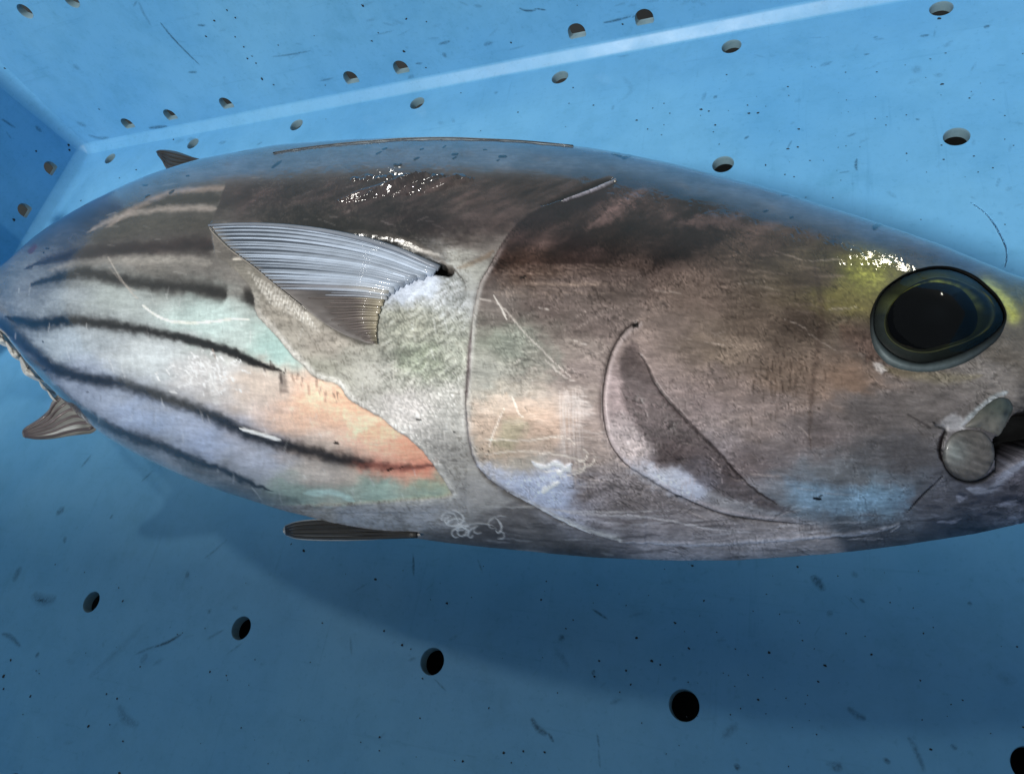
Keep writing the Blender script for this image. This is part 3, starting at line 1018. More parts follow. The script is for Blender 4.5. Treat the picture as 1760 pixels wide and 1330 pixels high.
blend(idx, fall * .92 * np.exp(-(d / (2.3 + .8 * np.sin(t * 14))) ** 2), (52, 42, 42))
blend(idx, fall * .35 * np.exp(-((d - 7) / 4) ** 2) * (s < 0), (176, 164, 164))
patch([(1086, 553), (1098, 553), (1099, 562), (1088, 564)], (24, 18, 18), .95, 2, 1, relief_h=-.01)
TRI = [(1074, 600), (1086, 588), (1095, 596), (1099, 615), (1112, 628), (1124, 655), (1150, 690), (1190, 733), (1230, 772), (1262, 808), (1298, 842), (1340, 868), (1364, 880), (1310, 872), (1262, 858), (1215, 838), (1180, 812), (1140, 782), (1100, 742), (1078, 705), (1068, 665), (1066, 625)]
i1, a1_ = patch(TRI, (78, 66, 66), .68, 7, 6)
stroke([(1097, 605), (1112, 628), (1124, 655), (1150, 690), (1190, 733), (1230, 772), (1262, 808), (1298, 842), (1340, 868)], 2.0, (48, 38, 38), .7, .6, (.1, .1), 4, relief_h=-.008)
n3 = fbm((mx + my) / 9, (mx - my) / 40, 3, 71)
blend(i1, a1_ * np.clip(n3[i1] - .52, 0, 1) * 1.2, (140, 128, 126))
patch([(1080, 795), (1120, 800), (1180, 826), (1215, 850), (1180, 856), (1130, 832), (1090, 812)], (170, 178, 192), .42, 12, 16)  # silver-blue wall reflection put into the colour
patch([(1352, 826), (1460, 838), (1570, 842), (1560, 870), (1490, 882), (1400, 878), (1360, 858)], (104, 140, 166), .5, 14, 10)  # near wall's blue reflection painted into the skin colour
# greenish / orange panels of the gill cover
patch([(858, 570), (910, 560), (960, 610), (965, 645), (900, 640), (860, 615)], (118, 124, 114), .5, 14, 18)
patch([(812, 690), (870, 678), (940, 690), (958, 700), (962, 770), (900, 790), (830, 785), (815, 740)], (176, 150, 128), .4, 8, 14)
patch([(862, 720), (900, 718), (905, 745), (880, 770), (850, 770)], (150, 150, 118), .5, 10, 16)
patch([(830, 795), (900, 815), (960, 800), (995, 830), (960, 875), (900, 850), (850, 825)], (172, 186, 212), .55, 12, 14)  # bluish reflection of the near wall, worked into the gill cover's colour
# etched cross-hatching between gill cover and preopercle
for k in range(13):
    x0 = 962 + k * 3.2 + rng.uniform(-1, 1)
    stroke([(x0, 655 + rng.uniform(0, 25)), (x0 + rng.uniform(-4, 4), 760), (x0 + 4 + rng.uniform(-4, 4), 830 + rng.uniform(-30, 10))], .9, (172, 164, 158), rng.uniform(.25, .6), .6, (.1, .1), 3)
for k in range(42):
    y0 = rng.uniform(650, 850)
    x0 = rng.uniform(965, 1000)
    stroke([(x0, y0), (x0 + rng.uniform(15, 45), y0 + rng.uniform(-2, 2))], .9, rng.choice([(176, 168, 162), (112, 100, 96)]), rng.uniform(.25, .55), .6, (.2, .2), 3)
for q in ([(830, 780), (900, 775), (960, 782), (1000, 792), (1004, 806), (985, 815), (960, 820)], [(825, 752), (900, 757), (960, 750), (985, 760), (990, 775)], [(840, 770), (850, 740), (868, 700)], [(1000, 770), (1010, 778), (1005, 790), (990, 795)],
          [(930, 812), (960, 808), (1000, 806), (1022, 790), (1018, 772)], [(880, 682), (893, 712), (900, 715)]):
    stroke(q, 1.3, (216, 208, 194), .6, .6, (.1, .2), 3)
for q in ([(915, 790), (925, 800), (940, 802), (952, 795), (966, 800), (975, 806)], [(955, 812), (972, 808), (982, 796)], [(930, 845), (950, 832), (965, 828)]):
    stroke(q, 4, (214, 220, 228), .75, .6, (.2, .2), 6, relief_h=.006)  # painted glints: pale strokes standing in for lamp highlights
# radiating scratches of the cheek and gill cover
stroke([(848, 508), (862, 530), (872, 552)], 1.4, (206, 200, 192), .65, .4, (.2, .2), 1)
for q in ([(886, 622), (900, 614)], [(820, 515), (860, 525), (905, 575), (945, 615), (985, 652)], [(935, 615), (970, 648), (990, 655)], [(985, 585), (1010, 592)], [(925, 528), (945, 532)]):
    stroke(q, 1.1, (196, 188, 180), .4, .5, (.2, .2), 4)
for k in range(80):
    x0, y0 = rng.uniform(830, 1420), rng.uniform(430, 900)
    ang_ = rng.normal(0.12, .28) + (0.5 if x0 < 1000 else 0) * (y0 - 600) / 300
    L = rng.uniform(14, 70)
    light = rng.random() < .6
    stroke([(x0, y0), (x0 + L * math.cos(ang_), y0 + L * math.sin(ang_))], rng.uniform(.6, 1.1), (190, 176, 166) if light else (60, 50, 46), rng.uniform(.08, .24), .6, (.3, .3), 4)
for k in range(26):
    y0 = 455 + k * 2.2
    stroke([(840 + rng.uniform(0, 20), y0), (1050 + rng.uniform(-90, 60), y0 + rng.uniform(-4, 6))], .8, (140, 122, 108), rng.uniform(.1, .4), .6, (.3, .3), 3)
# crosswise dark dashes on the cheek
for k in range(70):
    x0, y0 = rng.normal(1350, 40), rng.normal(640, 28)
    stroke([(x0, y0), (x0 + rng.uniform(-4, 4), y0 + rng.uniform(8, 26))], rng.uniform(.8, 1.7), (70, 54, 44), rng.uniform(.2, .5), .6, (.2, .2), 4)
stroke([(1398, 440), (1412, 540), (1400, 640), (1392, 720), (1394, 780)], 5, (78, 62, 54), .45, .9, (.2, .4), 8)
stroke([(1440, 560), (1500, 600), (1490, 620)], 22, (104, 76, 64), .4, .9, (.3, .3), 10)
for k in range(90):
    x0, y0 = rng.uniform(1180, 1410), rng.uniform(430, 560)
    stroke([(x0, y0), (x0 + rng.uniform(20, 60), y0 + rng.uniform(-4, 6))], rng.uniform(1, 2.2), (64, 50, 42) if rng.random() < .6 else (136, 118, 106), rng.uniform(.12, .35), .7, (.3, .3), 6)

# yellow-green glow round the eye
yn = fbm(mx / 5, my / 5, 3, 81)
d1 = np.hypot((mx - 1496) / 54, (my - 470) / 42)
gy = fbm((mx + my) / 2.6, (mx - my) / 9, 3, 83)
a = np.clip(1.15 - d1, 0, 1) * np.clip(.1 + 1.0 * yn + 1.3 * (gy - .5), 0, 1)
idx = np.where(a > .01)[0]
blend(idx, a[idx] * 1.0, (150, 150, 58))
dY, tY, _ = poly_dist(mx, my, [(1694, 488), (1712, 504), (1732, 524), (1742, 545)])
a = np.exp(-(dY / 11) ** 2) * (.5 + .7 * yn)
idx = np.where(a > .02)[0]
blend(idx, a[idx] * .9, (170, 174, 66))
stroke([(1512, 630), (1560, 642), (1630, 650), (1690, 645)], 9, (120, 112, 74), .35, .9, (.3, .3), 6)
patch([(1500, 624), (1512, 622), (1526, 636), (1518, 641), (1506, 634)], (160, 158, 156), .6, 3, 4, relief_h=.004)

# mouth corner, jaw grooves
MOUTH = [(1729, 736), (1744, 716), (1765, 706), (1800, 702), (1850, 690), (1850, 730), (1800, 768), (1766, 776), (1740, 794), (1716, 812), (1712, 790), (1706, 762), (1718, 750)]
patch(MOUTH, (14, 12, 14), .96, 3, 4, relief_h=-.10)
GR = [(1603, 724), (1612, 732), (1626, 738), (1619, 765), (1621, 790), (1634, 814), (1656, 827), (1684, 826), (1708, 812), (1732, 790), (1756, 770)]
stroke(GR, 3.0, (18, 13, 13), .9, .7, (.06, .1), 2, relief_h=-.008)
stroke([(1622, 742), (1616, 768), (1620, 795)], 4.5, (40, 22, 18), .8, .6, (.2, .2), 2, relief_h=-.003)
stroke([(1623, 818), (1600, 838), (1580, 858), (1558, 882)], 1.6, (26, 26, 32), .9, .5, (.1, .3), 2, relief_h=-.006)
stroke([(1650, 734), (1672, 712), (1690, 696), (1712, 680), (1735, 674)], 4.0, (128, 138, 142), .7, .7, (.2, .1), 4, relief_h=.005)
patch([(1608, 728), (1640, 712), (1668, 722), (1655, 736), (1628, 740)], (146, 148, 152), .6, 5, 6)
stroke([(1560, 712), (1600, 735)], 1.6, (60, 54, 54), .6, .7)
stroke([(1660, 838), (1700, 842), (1730, 815), (1765, 792)], 7, (132, 140, 156), .6, .8, (.2, .2), 6)
for k in range(60):
    x0, y0 = rng.uniform(1580, 1800), rng.uniform(830, 915)
    stroke([(x0, y0), (x0 + rng.uniform(8, 40), y0 + rng.uniform(-8, 4))], rng.uniform(1.5, 5), rng.choice([(48, 58, 78), (124, 130, 146), (40, 48, 62)]), rng.uniform(.2, .5), .8, (.3, .3), 8)
# throat and lower jaw lines
stroke([(1060, 926), (1180, 935), (1300, 930), (1400, 922), (1500, 912), (1545, 900), (1530, 914)], 3, (150, 154, 164), .5, .8, (.2, .1), 5, relief_h=.006)
stroke([(1168, 852), (1240, 884), (1320, 897), (1400, 902)], 1.3, (50, 44, 46), .7, .6, (.05, .4), 3, relief_h=-.004)
stroke([(900, 862), (1000, 880), (1100, 886), (1200, 905), (1280, 915)], 1.6, (170, 168, 168), .5, .7, (.2, .3), 5)
stroke([(790, 870), (900, 872), (1050, 878), (1160, 878)], 1.4, (176, 174, 172), .4, .7, (.2, .3), 4)
for k in range(70):
    x0, y0 = rng.uniform(820, 1560), rng.uniform(880, 960)
    L = rng.uniform(25, 110)
    stroke([(x0, y0), (x0 + L, y0 + rng.uniform(-4, 4) + (12 if x0 < 1050 else -6) * L / 110)], rng.uniform(.9, 2.6), rng.choice([(150, 150, 154), (52, 50, 52), (60, 58, 60)]), rng.uniform(.15, .45), .7, (.3, .3), 5)
for k in range(26):
    x0, y0 = rng.uniform(1120, 1270), rng.uniform(800, 872)
    stroke([(x0, y0), (x0 + rng.uniform(-3, 3), y0 + rng.uniform(6, 16))], 1.0, (150, 140, 140), rng.uniform(.2, .5), .6)
# looping white slime at the breast
for k in range(13):
    x0, y0 = rng.uniform(765, 870), rng.uniform(884, 912)
    ph0, tw = rng.uniform(0, 6.28), rng.uniform(.6, 1.5)
    ra_, rb_ = rng.uniform(8, 20), rng.uniform(5, 13)
    pts = [(x0 + ra_ * math.cos(ph0 + q) + q * 4 * tw, y0 + rb_ * math.sin(ph0 + q) + (x0 - 765) * .10 + q * 1.5) for q in np.linspace(0, rng.uniform(2.5, 5.5), 9)]
    stroke(pts, 1.3, (196, 196, 196), rng.uniform(.3, .75), .6, (.15, .25), 3, relief_h=.003)

# specks of grime
SPK = [(662, 256, 4), (652, 263, 4), (726, 256, 3), (764, 252, 3), (717, 273, 4), (783, 266, 5), (782, 272, 3), (835, 258, 3), (866, 270, 6), (857, 276, 3), (685, 284, 6), (1060, 265, 7), (1080, 268, 8), (1352, 335, 6), (1372, 339, 4), (1317, 362, 4), (1361, 374, 3), (1512, 386, 9),
       (250, 318, 4), (254, 337, 4), (323, 303, 3), (83, 427, 3), (76, 435, 2), (900, 477, 4.5), (720, 721, 4), (782, 742, 3), (1169, 852, 5), (831, 770, 2), (842, 774, 2), (672, 806, 5), (690, 803, 3), (75, 587, 2.5), (78, 636, 3), (151, 674, 2.5), (580, 761, 4), (1406, 857, 6), (1412, 852, 3), (780, 640, 2)]
for x0, y0, r0 in SPK:
    a = rng.uniform(-.6, .2)
    stroke([(x0 - r0, y0 - r0 * a), (x0 + r0, y0 + r0 * a)] if r0 > 2.9 else [(x0 - 1, y0), (x0 + 1, y0)], max(1.2, r0 * .42), (14, 14, 18), .95, .4, (0, .2), 3, relief_h=.002)
for q in ([(470, 262), (560, 250), (640, 242), (700, 238), (770, 236), (850, 239), (930, 245), (985, 250)],):
    pass
for q in ([(290, 334), (300, 326)], [(465, 290), (485, 276)], [(1060, 268), (1084, 270)]):
    stroke(q, 2.2, (24, 26, 32), .9, .5, (.2, .3), 2)
stroke([(50, 436), (62, 420)], 4, (120, 40, 44), .8, .6, (.1, .1), 3)
# faint clear scratches all over, following the body
for k in range(340):
    x0, y0 = rng.uniform(20, 800), rng.uniform(280, 900)
    L = rng.uniform(6, 30)
    a = rng.normal(1.45, .25) if (y0 > 480) else rng.normal(.1, .3)
    stroke([(x0, y0), (x0 + L * math.cos(a), y0 + L * math.sin(a))], rng.uniform(.7, 1.2), (222, 222, 222) if rng.random() < .55 else (100, 98, 98), rng.uniform(.08, .28) * (1 if y0 > 480 else .4), .6, (.3, .3), 3)

# overall mottling
mott = fbm(mx / 36, my / 22, 4, 95) - .5
colr *= (1 + .50 * mott)[:, None]
wq = fbm(mx / 40, my / 40, 3, 201) * 40
sm1 = fbm((mx + wq) / 26, (my + .5 * wq) / 5, 4, 202) - .5
colr *= (1 + .40 * sm1 * (.35 + .65 * below))[:, None]
for (ax, ay, sx, sy, sd, am) in ((1, .55, 62, 15, 401, .34), (1, -.45, 54, 13, 402, .28), (.15, 1, 44, 12, 403, .20)):
    nn = math.hypot(ax, ay)
    cu_, cv_ = (mx * ax + my * ay) / nn, (-mx * ay + my * ax) / nn
    q = np.abs(fbm((cu_ + wq * .5) / sx, cv_ / sy, 4, sd) - .5)
    line = np.exp(-(q / .018) ** 2) * sstep(.40, .62, fbm(mx / 90, my / 70, 3, sd + 50)) * aC[:, 0] * below
    colr *= (1 - am * line)[:, None]
    colr += (.10 * np.exp(-((q - .045) / .02) ** 2) * sstep(.40, .62, fbm(mx / 90, my / 70, 3, sd + 50)) * aC[:, 0] * below)[:, None] * colr * 2
    relief -= .0018 * line
gr = fbm(mx / 3.6, my / 3.2, 2, 203) - .5
colr *= 1 + (np.array([.10, -.05, -.02]) * (dm + hd)[:, None].clip(0, 1))
colr *= (1 + .24 * gr * (.4 + .6 * below))[:, None]
fib = fbm(mx / 16, my / 2.6, 3, 96) - .5
colr *= (1 + .30 * fib * (1 - cA * .6))[:, None]
vert = fbm(mx / 3.2, my / 18, 3, 97) - .5
colr *= (1 + .24 * vert * cA * sstep(490, 540, my))[:, None]
l0 = np.maximum(colr @ np.array([.25, .6, .15]), 1e-3)
chroma = .92 - .02 * aC[:, 0] * (1 - np.exp(-((mx - 1500) / 120) ** 2))
colr = l0[:, None] + (colr - l0[:, None]) * chroma[:, None]
cool = (aC[:, 0] * sstep(480, 720, my))[:, None]
colr = colr * (1 - cool + cool * np.array([1.02, .99, 1.0]))
head_lift = 1 + .28 * aC[:, 0] * sstep(480, 720, my) * (.1 + .9 * sstep(980, 1080, mx)) + .28 * sstep(850, 905, my)  # lower head paler; belly colour lightened to offset the shade on it
colr = np.clip(colr * (np.minimum(l0 ** .6 * 3.0, 1.42) * head_lift)[:, None] * GAIN, .004, .92)
lum = colr @ np.array([.3, .6, .1])
metal = np.clip(.02 + lum * .2, 0, .08)
rough = np.clip(.44 + .10 * (fbm(mx / 20, my / 20, 3, 98) - .5) + .10 * np.abs(mott), .12, .5)
relief += (fbm(mx / 60, my / 40, 3, 99) - .5) * .010
grain = .55 + .9 * fbm(mx / 50, my / 30, 2, 100) * sstep(.03, .10, lum)

relief = relief * .42 + deep
slime = .03 + .31 * sstep(60, 190, my - strip_y) * sstep(330, 620, mx) * (.75 + .4 * fbm(mx / 70, my / 50, 3, 301))
PD = PB + NB * relief.reshape(shp)[..., None]
ii, jj = np.meshgrid(np.arange(NXF - 1), np.arange(NPF), indexing='ij')
j2 = (jj + 1) % NPF
quads = np.stack([ii * NPF + jj, ii * NPF + j2, (ii + 1) * NPF + j2, (ii + 1) * NPF + jj], -1).reshape(-1, 4)
if NSIGN < 0:
    quads = quads[:, ::-1]
me = bpy.data.meshes.new('body')
nV, nF = N_, len(quads)
me.vertices.add(nV)
me.vertices.foreach_set('co', (PD.reshape(-1, 3) * S).astype(np.float32).ravel())
me.loops.add(nF * 4)
me.loops.foreach_set('vertex_index', quads.astype(np.int32).ravel())
me.polygons.add(nF)
me.polygons.foreach_set('loop_start', (np.arange(nF) * 4).astype(np.int32))
me.polygons.foreach_set('use_smooth', np.ones(nF, bool))
me.update(calc_edges=True)
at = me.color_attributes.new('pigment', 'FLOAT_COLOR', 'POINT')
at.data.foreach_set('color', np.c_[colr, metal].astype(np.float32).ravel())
for nm, va in (('rough', rough), ('grain', grain), ('slime', slime)):
    q = me.attributes.new(nm, 'FLOAT', 'POINT')
    q.data.foreach_set('value', np.asarray(va, np.float32).ravel())
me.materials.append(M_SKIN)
fish = empty('tuna', (3.7, -2.3, 0))
tag(fish, 'striped silver tuna lying on its side in the blue crate, large dark eye at right', 'fish')
body = bpy.data.objects.new('body', me)
col.objects.link(body)
reparent(body, fish)


# ------------------------------------------------------------------ fish: parts
def interp_closed(pts, n):
    P = smooth_poly(pts, 10, closed=True)
    P = np.vstack([P, P[:1]])
    L = np.r_[0, np.cumsum(np.linalg.norm(np.diff(P, axis=0), axis=1))]
    t = np.linspace(0, L[-1], n, endpoint=False)
    return np.stack([np.interp(t, L, P[:, 0]), np.interp(t, L, P[:, 1])], 1)


def angular(pts, c, n):
    """contour resampled at even angles about c"""
    P = smooth_poly(pts, 12, closed=True)
    a = np.arctan2(P[:, 1] - c[1], P[:, 0] - c[0])
    r = np.hypot(P[:, 0] - c[0], P[:, 1] - c[1])
    o = np.argsort(a)
    a, r = a[o], r[o]
    a = np.r_[a - 2 * np.pi, a, a + 2 * np.pi]
    r = np.r_[r, r, r]
    th = np.linspace(-np.pi, np.pi, n, endpoint=False)
    rr = np.interp(th, a, r)
    return np.stack([c[0] + rr * np.cos(th), c[1] + rr * np.sin(th)], 1)


_eye_p, _eye_n = surf(1612, 548)


def surf_safe(px, py):
    p, n = surf(px, py)
    if p is None:
        q = on_plane(px, py, _eye_p, _eye_n)
        return q, _eye_n
    return p, n


def rings_mesh(name, rings, mat, parent, cap=True, colors=None):
    """rings: list of (n,3) arrays from the outside in"""
    n = len(rings[0])
    V = np.concatenate(rings)
    Fc = []
    for k in range(len(rings) - 1):
        for i in range(n):
            j = (i + 1) % n
            Fc.append((k * n + i, (k + 1) * n + i, (k + 1) * n + j, k * n + j))
    if cap:
        V = np.vstack([V, rings[-1].mean(0)])
        c = len(V) - 1
        b = (len(rings) - 1) * n
        for i in range(n):
            Fc.append((b + i, c, b + (i + 1) % n))
        if colors is not None:
            colors = np.vstack([colors, colors[-n:].mean(0)])
    return mesh_obj(name, V, Fc, mat, parent, colors=colors)


def part(o, parent=fish):
    o.parent = parent
    if parent is fish:
        o.matrix_parent_inverse = Matrix.Translation(-fish.location)
    return o


# ---- eye
EC = (1608., 545.)
NE = 120
E_OUT = [(1493, 552), (1499, 525), (1516, 498), (1542, 478), (1565, 467), (1596, 459), (1626, 459), (1651, 465), (1675, 476), (1696, 493), (1714, 513), (1727, 537), (1729, 560), (1721, 582), (1704, 599), (1675, 621), (1639, 637), (1606, 644), (1567, 643), (1538, 637), (1518, 625), (1503, 607), (1496, 586)]
E_BALL = [(1500, 552), (1505, 525), (1520, 500), (1545, 481), (1568, 471), (1597, 464), (1626, 464), (1650, 470), (1673, 481), (1693, 497), (1711, 515), (1723, 538), (1722, 556), (1700, 580), (1668, 600), (1635, 614), (1606, 622), (1581, 626), (1557, 621), (1538, 613), (1518, 597), (1503, 576)]
E_IRIS = [(1521, 566), (1523, 545), (1537, 521), (1557, 503), (1577, 491), (1606, 483), (1635, 487), (1665, 499), (1688, 514), (1697, 527), (1701, 548), (1688, 570), (1658, 588), (1626, 599), (1596, 607), (1567, 606), (1542, 596), (1527, 582)]
E_PUP = [(1527, 568), (1527, 545), (1541, 521), (1565, 505), (1592, 497), (1616, 498), (1640, 506), (1657, 522), (1668, 545), (1666, 568), (1651, 584), (1616, 595), (1585, 602), (1557, 597), (1538, 586)]
cO, cB, cI, cP = (angular(e, EC, NE) for e in (E_OUT, E_BALL, E_IRIS, E_PUP))
cO = cO * .74 + cB * .26
cP = np.array(EC) + (cP - np.array(EC)) * 1.07
cI = np.array(EC) + (cI - np.array(EC)) * 1.05


def eye_ring(c, lift):
    out = []
    for k, (x, y) in enumerate(c):
        p, n = surf_safe(x, y)
        n2 = n * .35 + _eye_n * .65
        n2 /= np.linalg.norm(n2)
        out.append(p * .45 + on_plane(x, y, _eye_p, _eye_n) * .55 + n2 * (lift[k] if hasattr(lift, '__len__') else lift) if False else p + n2 * (lift[k] if hasattr(lift, '__len__') else lift))
    return np.array(out)


eye = part(empty('eye', (0, 0, 0)))
th = np.linspace(-np.pi, np.pi, NE, endpoint=False)
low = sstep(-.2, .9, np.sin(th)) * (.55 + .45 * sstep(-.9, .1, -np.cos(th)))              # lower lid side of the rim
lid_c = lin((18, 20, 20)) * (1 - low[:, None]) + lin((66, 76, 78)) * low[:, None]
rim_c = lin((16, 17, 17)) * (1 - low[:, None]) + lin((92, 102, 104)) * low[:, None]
inn_c = lin((8, 9, 9)) + 0 * lid_c
r = [(cO + (cO - np.array(EC)) * .035, -.012), (cO, .001), (cO * .72 + cB * .28, .008), (cO * .4 + cB * .6, .011), (cB, .007), (cB + (np.array(EC) - cB) * .05, -.01)]
cols = np.concatenate([np.c_[c, np.full(NE, m)] for c, m in ((lid_c * .6, 0), (lid_c, .1), (rim_c, .2), (lid_c * .8, .1), (inn_c, 0), (inn_c, 0))])
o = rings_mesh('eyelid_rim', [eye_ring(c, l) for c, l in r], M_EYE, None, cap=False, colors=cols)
o.parent = eye
E0 = np.array(EC)


def dome(c0, c1, k0, k1, steps, base, h, colf, name):
    """rings between contours c0 (outside) and c1; the lift follows a shallow dome"""
    rs, cs = [], []
    for s in np.linspace(0, 1, steps):
        c = c0 * (1 - s) + c1 * s
        k = k0 * (1 - s) + k1 * s                      # relative radius
        rs.append(eye_ring(c, base + h * math.sqrt(max(0, 1 - min(k, 1) ** 2))))
        cs.append(np.c_[colf(s), np.full(NE, 0.0)])
    o = rings_mesh(name, rs, M_EYE, None, cap=(k1 < .1), colors=np.concatenate(cs))
    o.parent = eye
    return o


top_y = np.clip(-np.sin(th), 0, 1) ** .8
rgt = np.clip(np.cos(th), 0, 1)
nz_e = fbm(th * 9, th * 0 + 2.2, 3, 5)


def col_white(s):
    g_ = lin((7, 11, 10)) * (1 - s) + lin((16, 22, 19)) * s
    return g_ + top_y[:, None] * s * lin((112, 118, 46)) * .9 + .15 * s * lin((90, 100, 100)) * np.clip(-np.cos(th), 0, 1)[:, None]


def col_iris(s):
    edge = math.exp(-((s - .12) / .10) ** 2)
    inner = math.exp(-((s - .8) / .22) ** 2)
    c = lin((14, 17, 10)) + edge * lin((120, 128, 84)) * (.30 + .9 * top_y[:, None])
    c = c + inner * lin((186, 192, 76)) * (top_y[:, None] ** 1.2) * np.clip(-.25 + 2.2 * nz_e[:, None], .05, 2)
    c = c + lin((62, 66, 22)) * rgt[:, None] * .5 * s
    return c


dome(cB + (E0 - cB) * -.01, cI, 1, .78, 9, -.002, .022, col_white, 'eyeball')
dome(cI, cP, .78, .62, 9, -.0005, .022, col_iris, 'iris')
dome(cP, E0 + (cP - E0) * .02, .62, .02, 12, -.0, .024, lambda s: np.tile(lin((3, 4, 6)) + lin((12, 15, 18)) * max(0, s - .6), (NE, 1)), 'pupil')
rs = []
for s in np.linspace(0, .985, 22):
    c = cB * (1 - s) + E0 * s
    rs.append(eye_ring(c, .006 + .036 * (1 - (1 - s) ** 2) ** 1.25))
rings_mesh('cornea', rs, M_CORNEA, None).parent = eye

# ---- jaw plate and upper jaw bone
DC = (1665., 782.)
cD = np.array(DC) + 1.05 * (-np.array(DC) + angular([(1623, 785), (1626, 762), (1640, 744), (1664, 738), (1690, 743), (1705, 760), (1709, 785), (1700, 808), (1684, 822), (1664, 826), (1642, 818), (1628, 803)], DC, 72))


def ring_on_body(c, lift):
    return np.array([(lambda q: q[0] + q[1] * lift)(surf_safe(x, y)) for x, y in c])


rs, cs = [], []
for s in np.linspace(0, .98, 14):
    c = cD * (1 - s) + np.array(DC) * s
    rs.append(ring_on_body(c, -.004 + .010 * math.sqrt(max(0, 1 - (1 - s) ** 9))))
    x, y = c[:, 0], c[:, 1]
    q = fbm(x / 16 + y / 30, y / 9 - x / 14, 3, 5)[:, None]
    wl = np.exp(-(((x - 1640) / 20) ** 2 + ((y - 775) / 22) ** 2))[:, None]
    cc = lin((98, 93, 89)) * (1 - wl) + lin((128, 132, 130)) * wl
    ln = np.exp(-(((y - x * .35 - 215) % 13 - 6) / 2.2) ** 2)[:, None]
    cc = cc * (.25 + 1.1 * q) * (1 + .5 * ln) * (.35 + .65 * sstep(0, .18, np.full((72, 1), s)))
    cs.append(np.c_[cc, np.full(72, .1)])
part(rings_mesh('jaw_plate', rs, M_FLESH, None, colors=np.concatenate(cs)))
MC = (1700., 715.)
cM = angular([(1655, 735), (1672, 716), (1688, 699), (1706, 685), (1722, 680), (1738, 685), (1744, 702), (1735, 722), (1727, 738), (1718, 750), (1700, 744), (1680, 737)], MC, 72)
rs, cs = [], []
for s in np.linspace(0, .98, 14):
    c = cM * (1 - s) + np.array(MC) * s
    rs.append(ring_on_body(c, -.008 + .018 * math.sqrt(max(0, 1 - (1 - s) ** 3))))
    x, y = c[:, 0], c[:, 1]
    t_ = sstep(0, 34, (y - 700) * .8 - (x - 1700) * .25 + 6)[:, None]
    cc = lin((62, 68, 62)) * (1 - t_) + lin((96, 94, 88)) * t_
    sp = np.exp(-(((x - 1724) / 5) ** 2 + ((y - 711) / 6) ** 2))[:, None]
    cc = (cc * (.35 + 1.2 * fbm(x / 9, y / 9, 3, 8)[:, None])) * (1 - .85 * sp)
    cs.append(np.c_[cc, np.full(72, .0)])
part(rings_mesh('upper_jaw_bone', rs, M_FLESH, None, colors=np.concatenate(cs)))


# ---- sheets (fins)
def sheet(name, P, thick, mat, parent, colors, edge_taper=True):
    """P (m, n, 3) grid turned into a closed slab of small thickness"""
    m, n = P.shape[:2]
    N = np.cross(np.gradient(P, axis=0), np.gradient(P, axis=1))
    N /= np.maximum(np.linalg.norm(N, axis=-1), 1e-9)[..., None]
    if (N * (CAM - P)).sum() < 0:
        N = -N
    t = np.full((m, n), thick)
    if edge_taper:
        t[0], t[-1], t[:, 0], t[:, -1] = (thick * .15,) * 4
    V = np.concatenate([(P + N * t[..., None] / 2).reshape(-1, 3), (P - N * t[..., None] / 2).reshape(-1, 3)])
    Fc = []
    h = m * n
    for i in range(m - 1):
        for j in range(n - 1):
            q = (i * n + j, i * n + j + 1, (i + 1) * n + j + 1, (i + 1) * n + j)
            Fc.append(q)
            Fc.append(tuple(h + k for k in q[::-1]))
    border = [(0, j) for j in range(n)] + [(i, n - 1) for i in range(1, m)] + [(m - 1, j) for j in range(n - 2, -1, -1)] + [(i, 0) for i in range(m - 2, 0, -1)]
    b = [i * n + j for i, j in border]
    for k in range(len(b)):
        a, c = b[k], b[(k + 1) % len(b)]
        Fc.append((a, c, c + h, a + h))
    C2 = np.concatenate([colors.reshape(-1, 4)] * 2)
    return mesh_obj(name, V, Fc, mat, parent, colors=C2)


def bar(name, pts, ra, rb, mat, parent, color, sides=6, metal=.2):
    """tapered rod along pts"""
    pts = np.array(pts)
    n = len(pts)
    T = np.gradient(pts, axis=0)
    T /= np.linalg.norm(T, axis=1)[:, None]
    up = (CAM - pts.mean(0))
    up /= np.linalg.norm(up)
    V, Fc, cc = [], [], []
    for i in range(n):
        s = np.cross(T[i], up)
        s /= np.linalg.norm(s)
        u = np.cross(s, T[i])
        rr = ra + (rb - ra) * i / (n - 1)
        for k in range(sides):
            a = 2 * math.pi * k / sides
            V.append(pts[i] + rr * (math.cos(a) * s + .7 * math.sin(a) * u))
            cc.append((*(color[i] if np.ndim(color) > 1 else color), metal))
    for i in range(n - 1):
        for k in range(sides):
            l = (k + 1) % sides
            Fc.append((i * sides + k, i * sides + l, (i + 1) * sides + l, (i + 1) * sides + k))
    Fc.append(tuple(range(sides))[::-1])
    Fc.append(tuple((n - 1) * sides + k for k in range(sides)))
    return mesh_obj(name, V, Fc, mat, parent, colors=np.array(cc))


# ---- breast fin: base curve, free hind edge, rays between
FB = smooth_poly([(756, 463), (735, 472), (708, 482), (688, 492), (672, 504), (660, 518), (653, 535), (649, 552), (648, 570), (650, 592)], 8)
FE = smooth_poly([(367, 395), (370, 402), (384, 417), (401, 433), (420, 447), (446, 466), (480, 494), (520, 525), (560, 556), (600, 578), (642, 592)], 8)


def at_t(P, t):
    L = np.r_[0, np.cumsum(np.linalg.norm(np.diff(P, axis=0), axis=1))]
    L /= L[-1]
    return np.stack([np.interp(t, L, P[:, 0]), np.interp(t, L, P[:, 1])], -1)


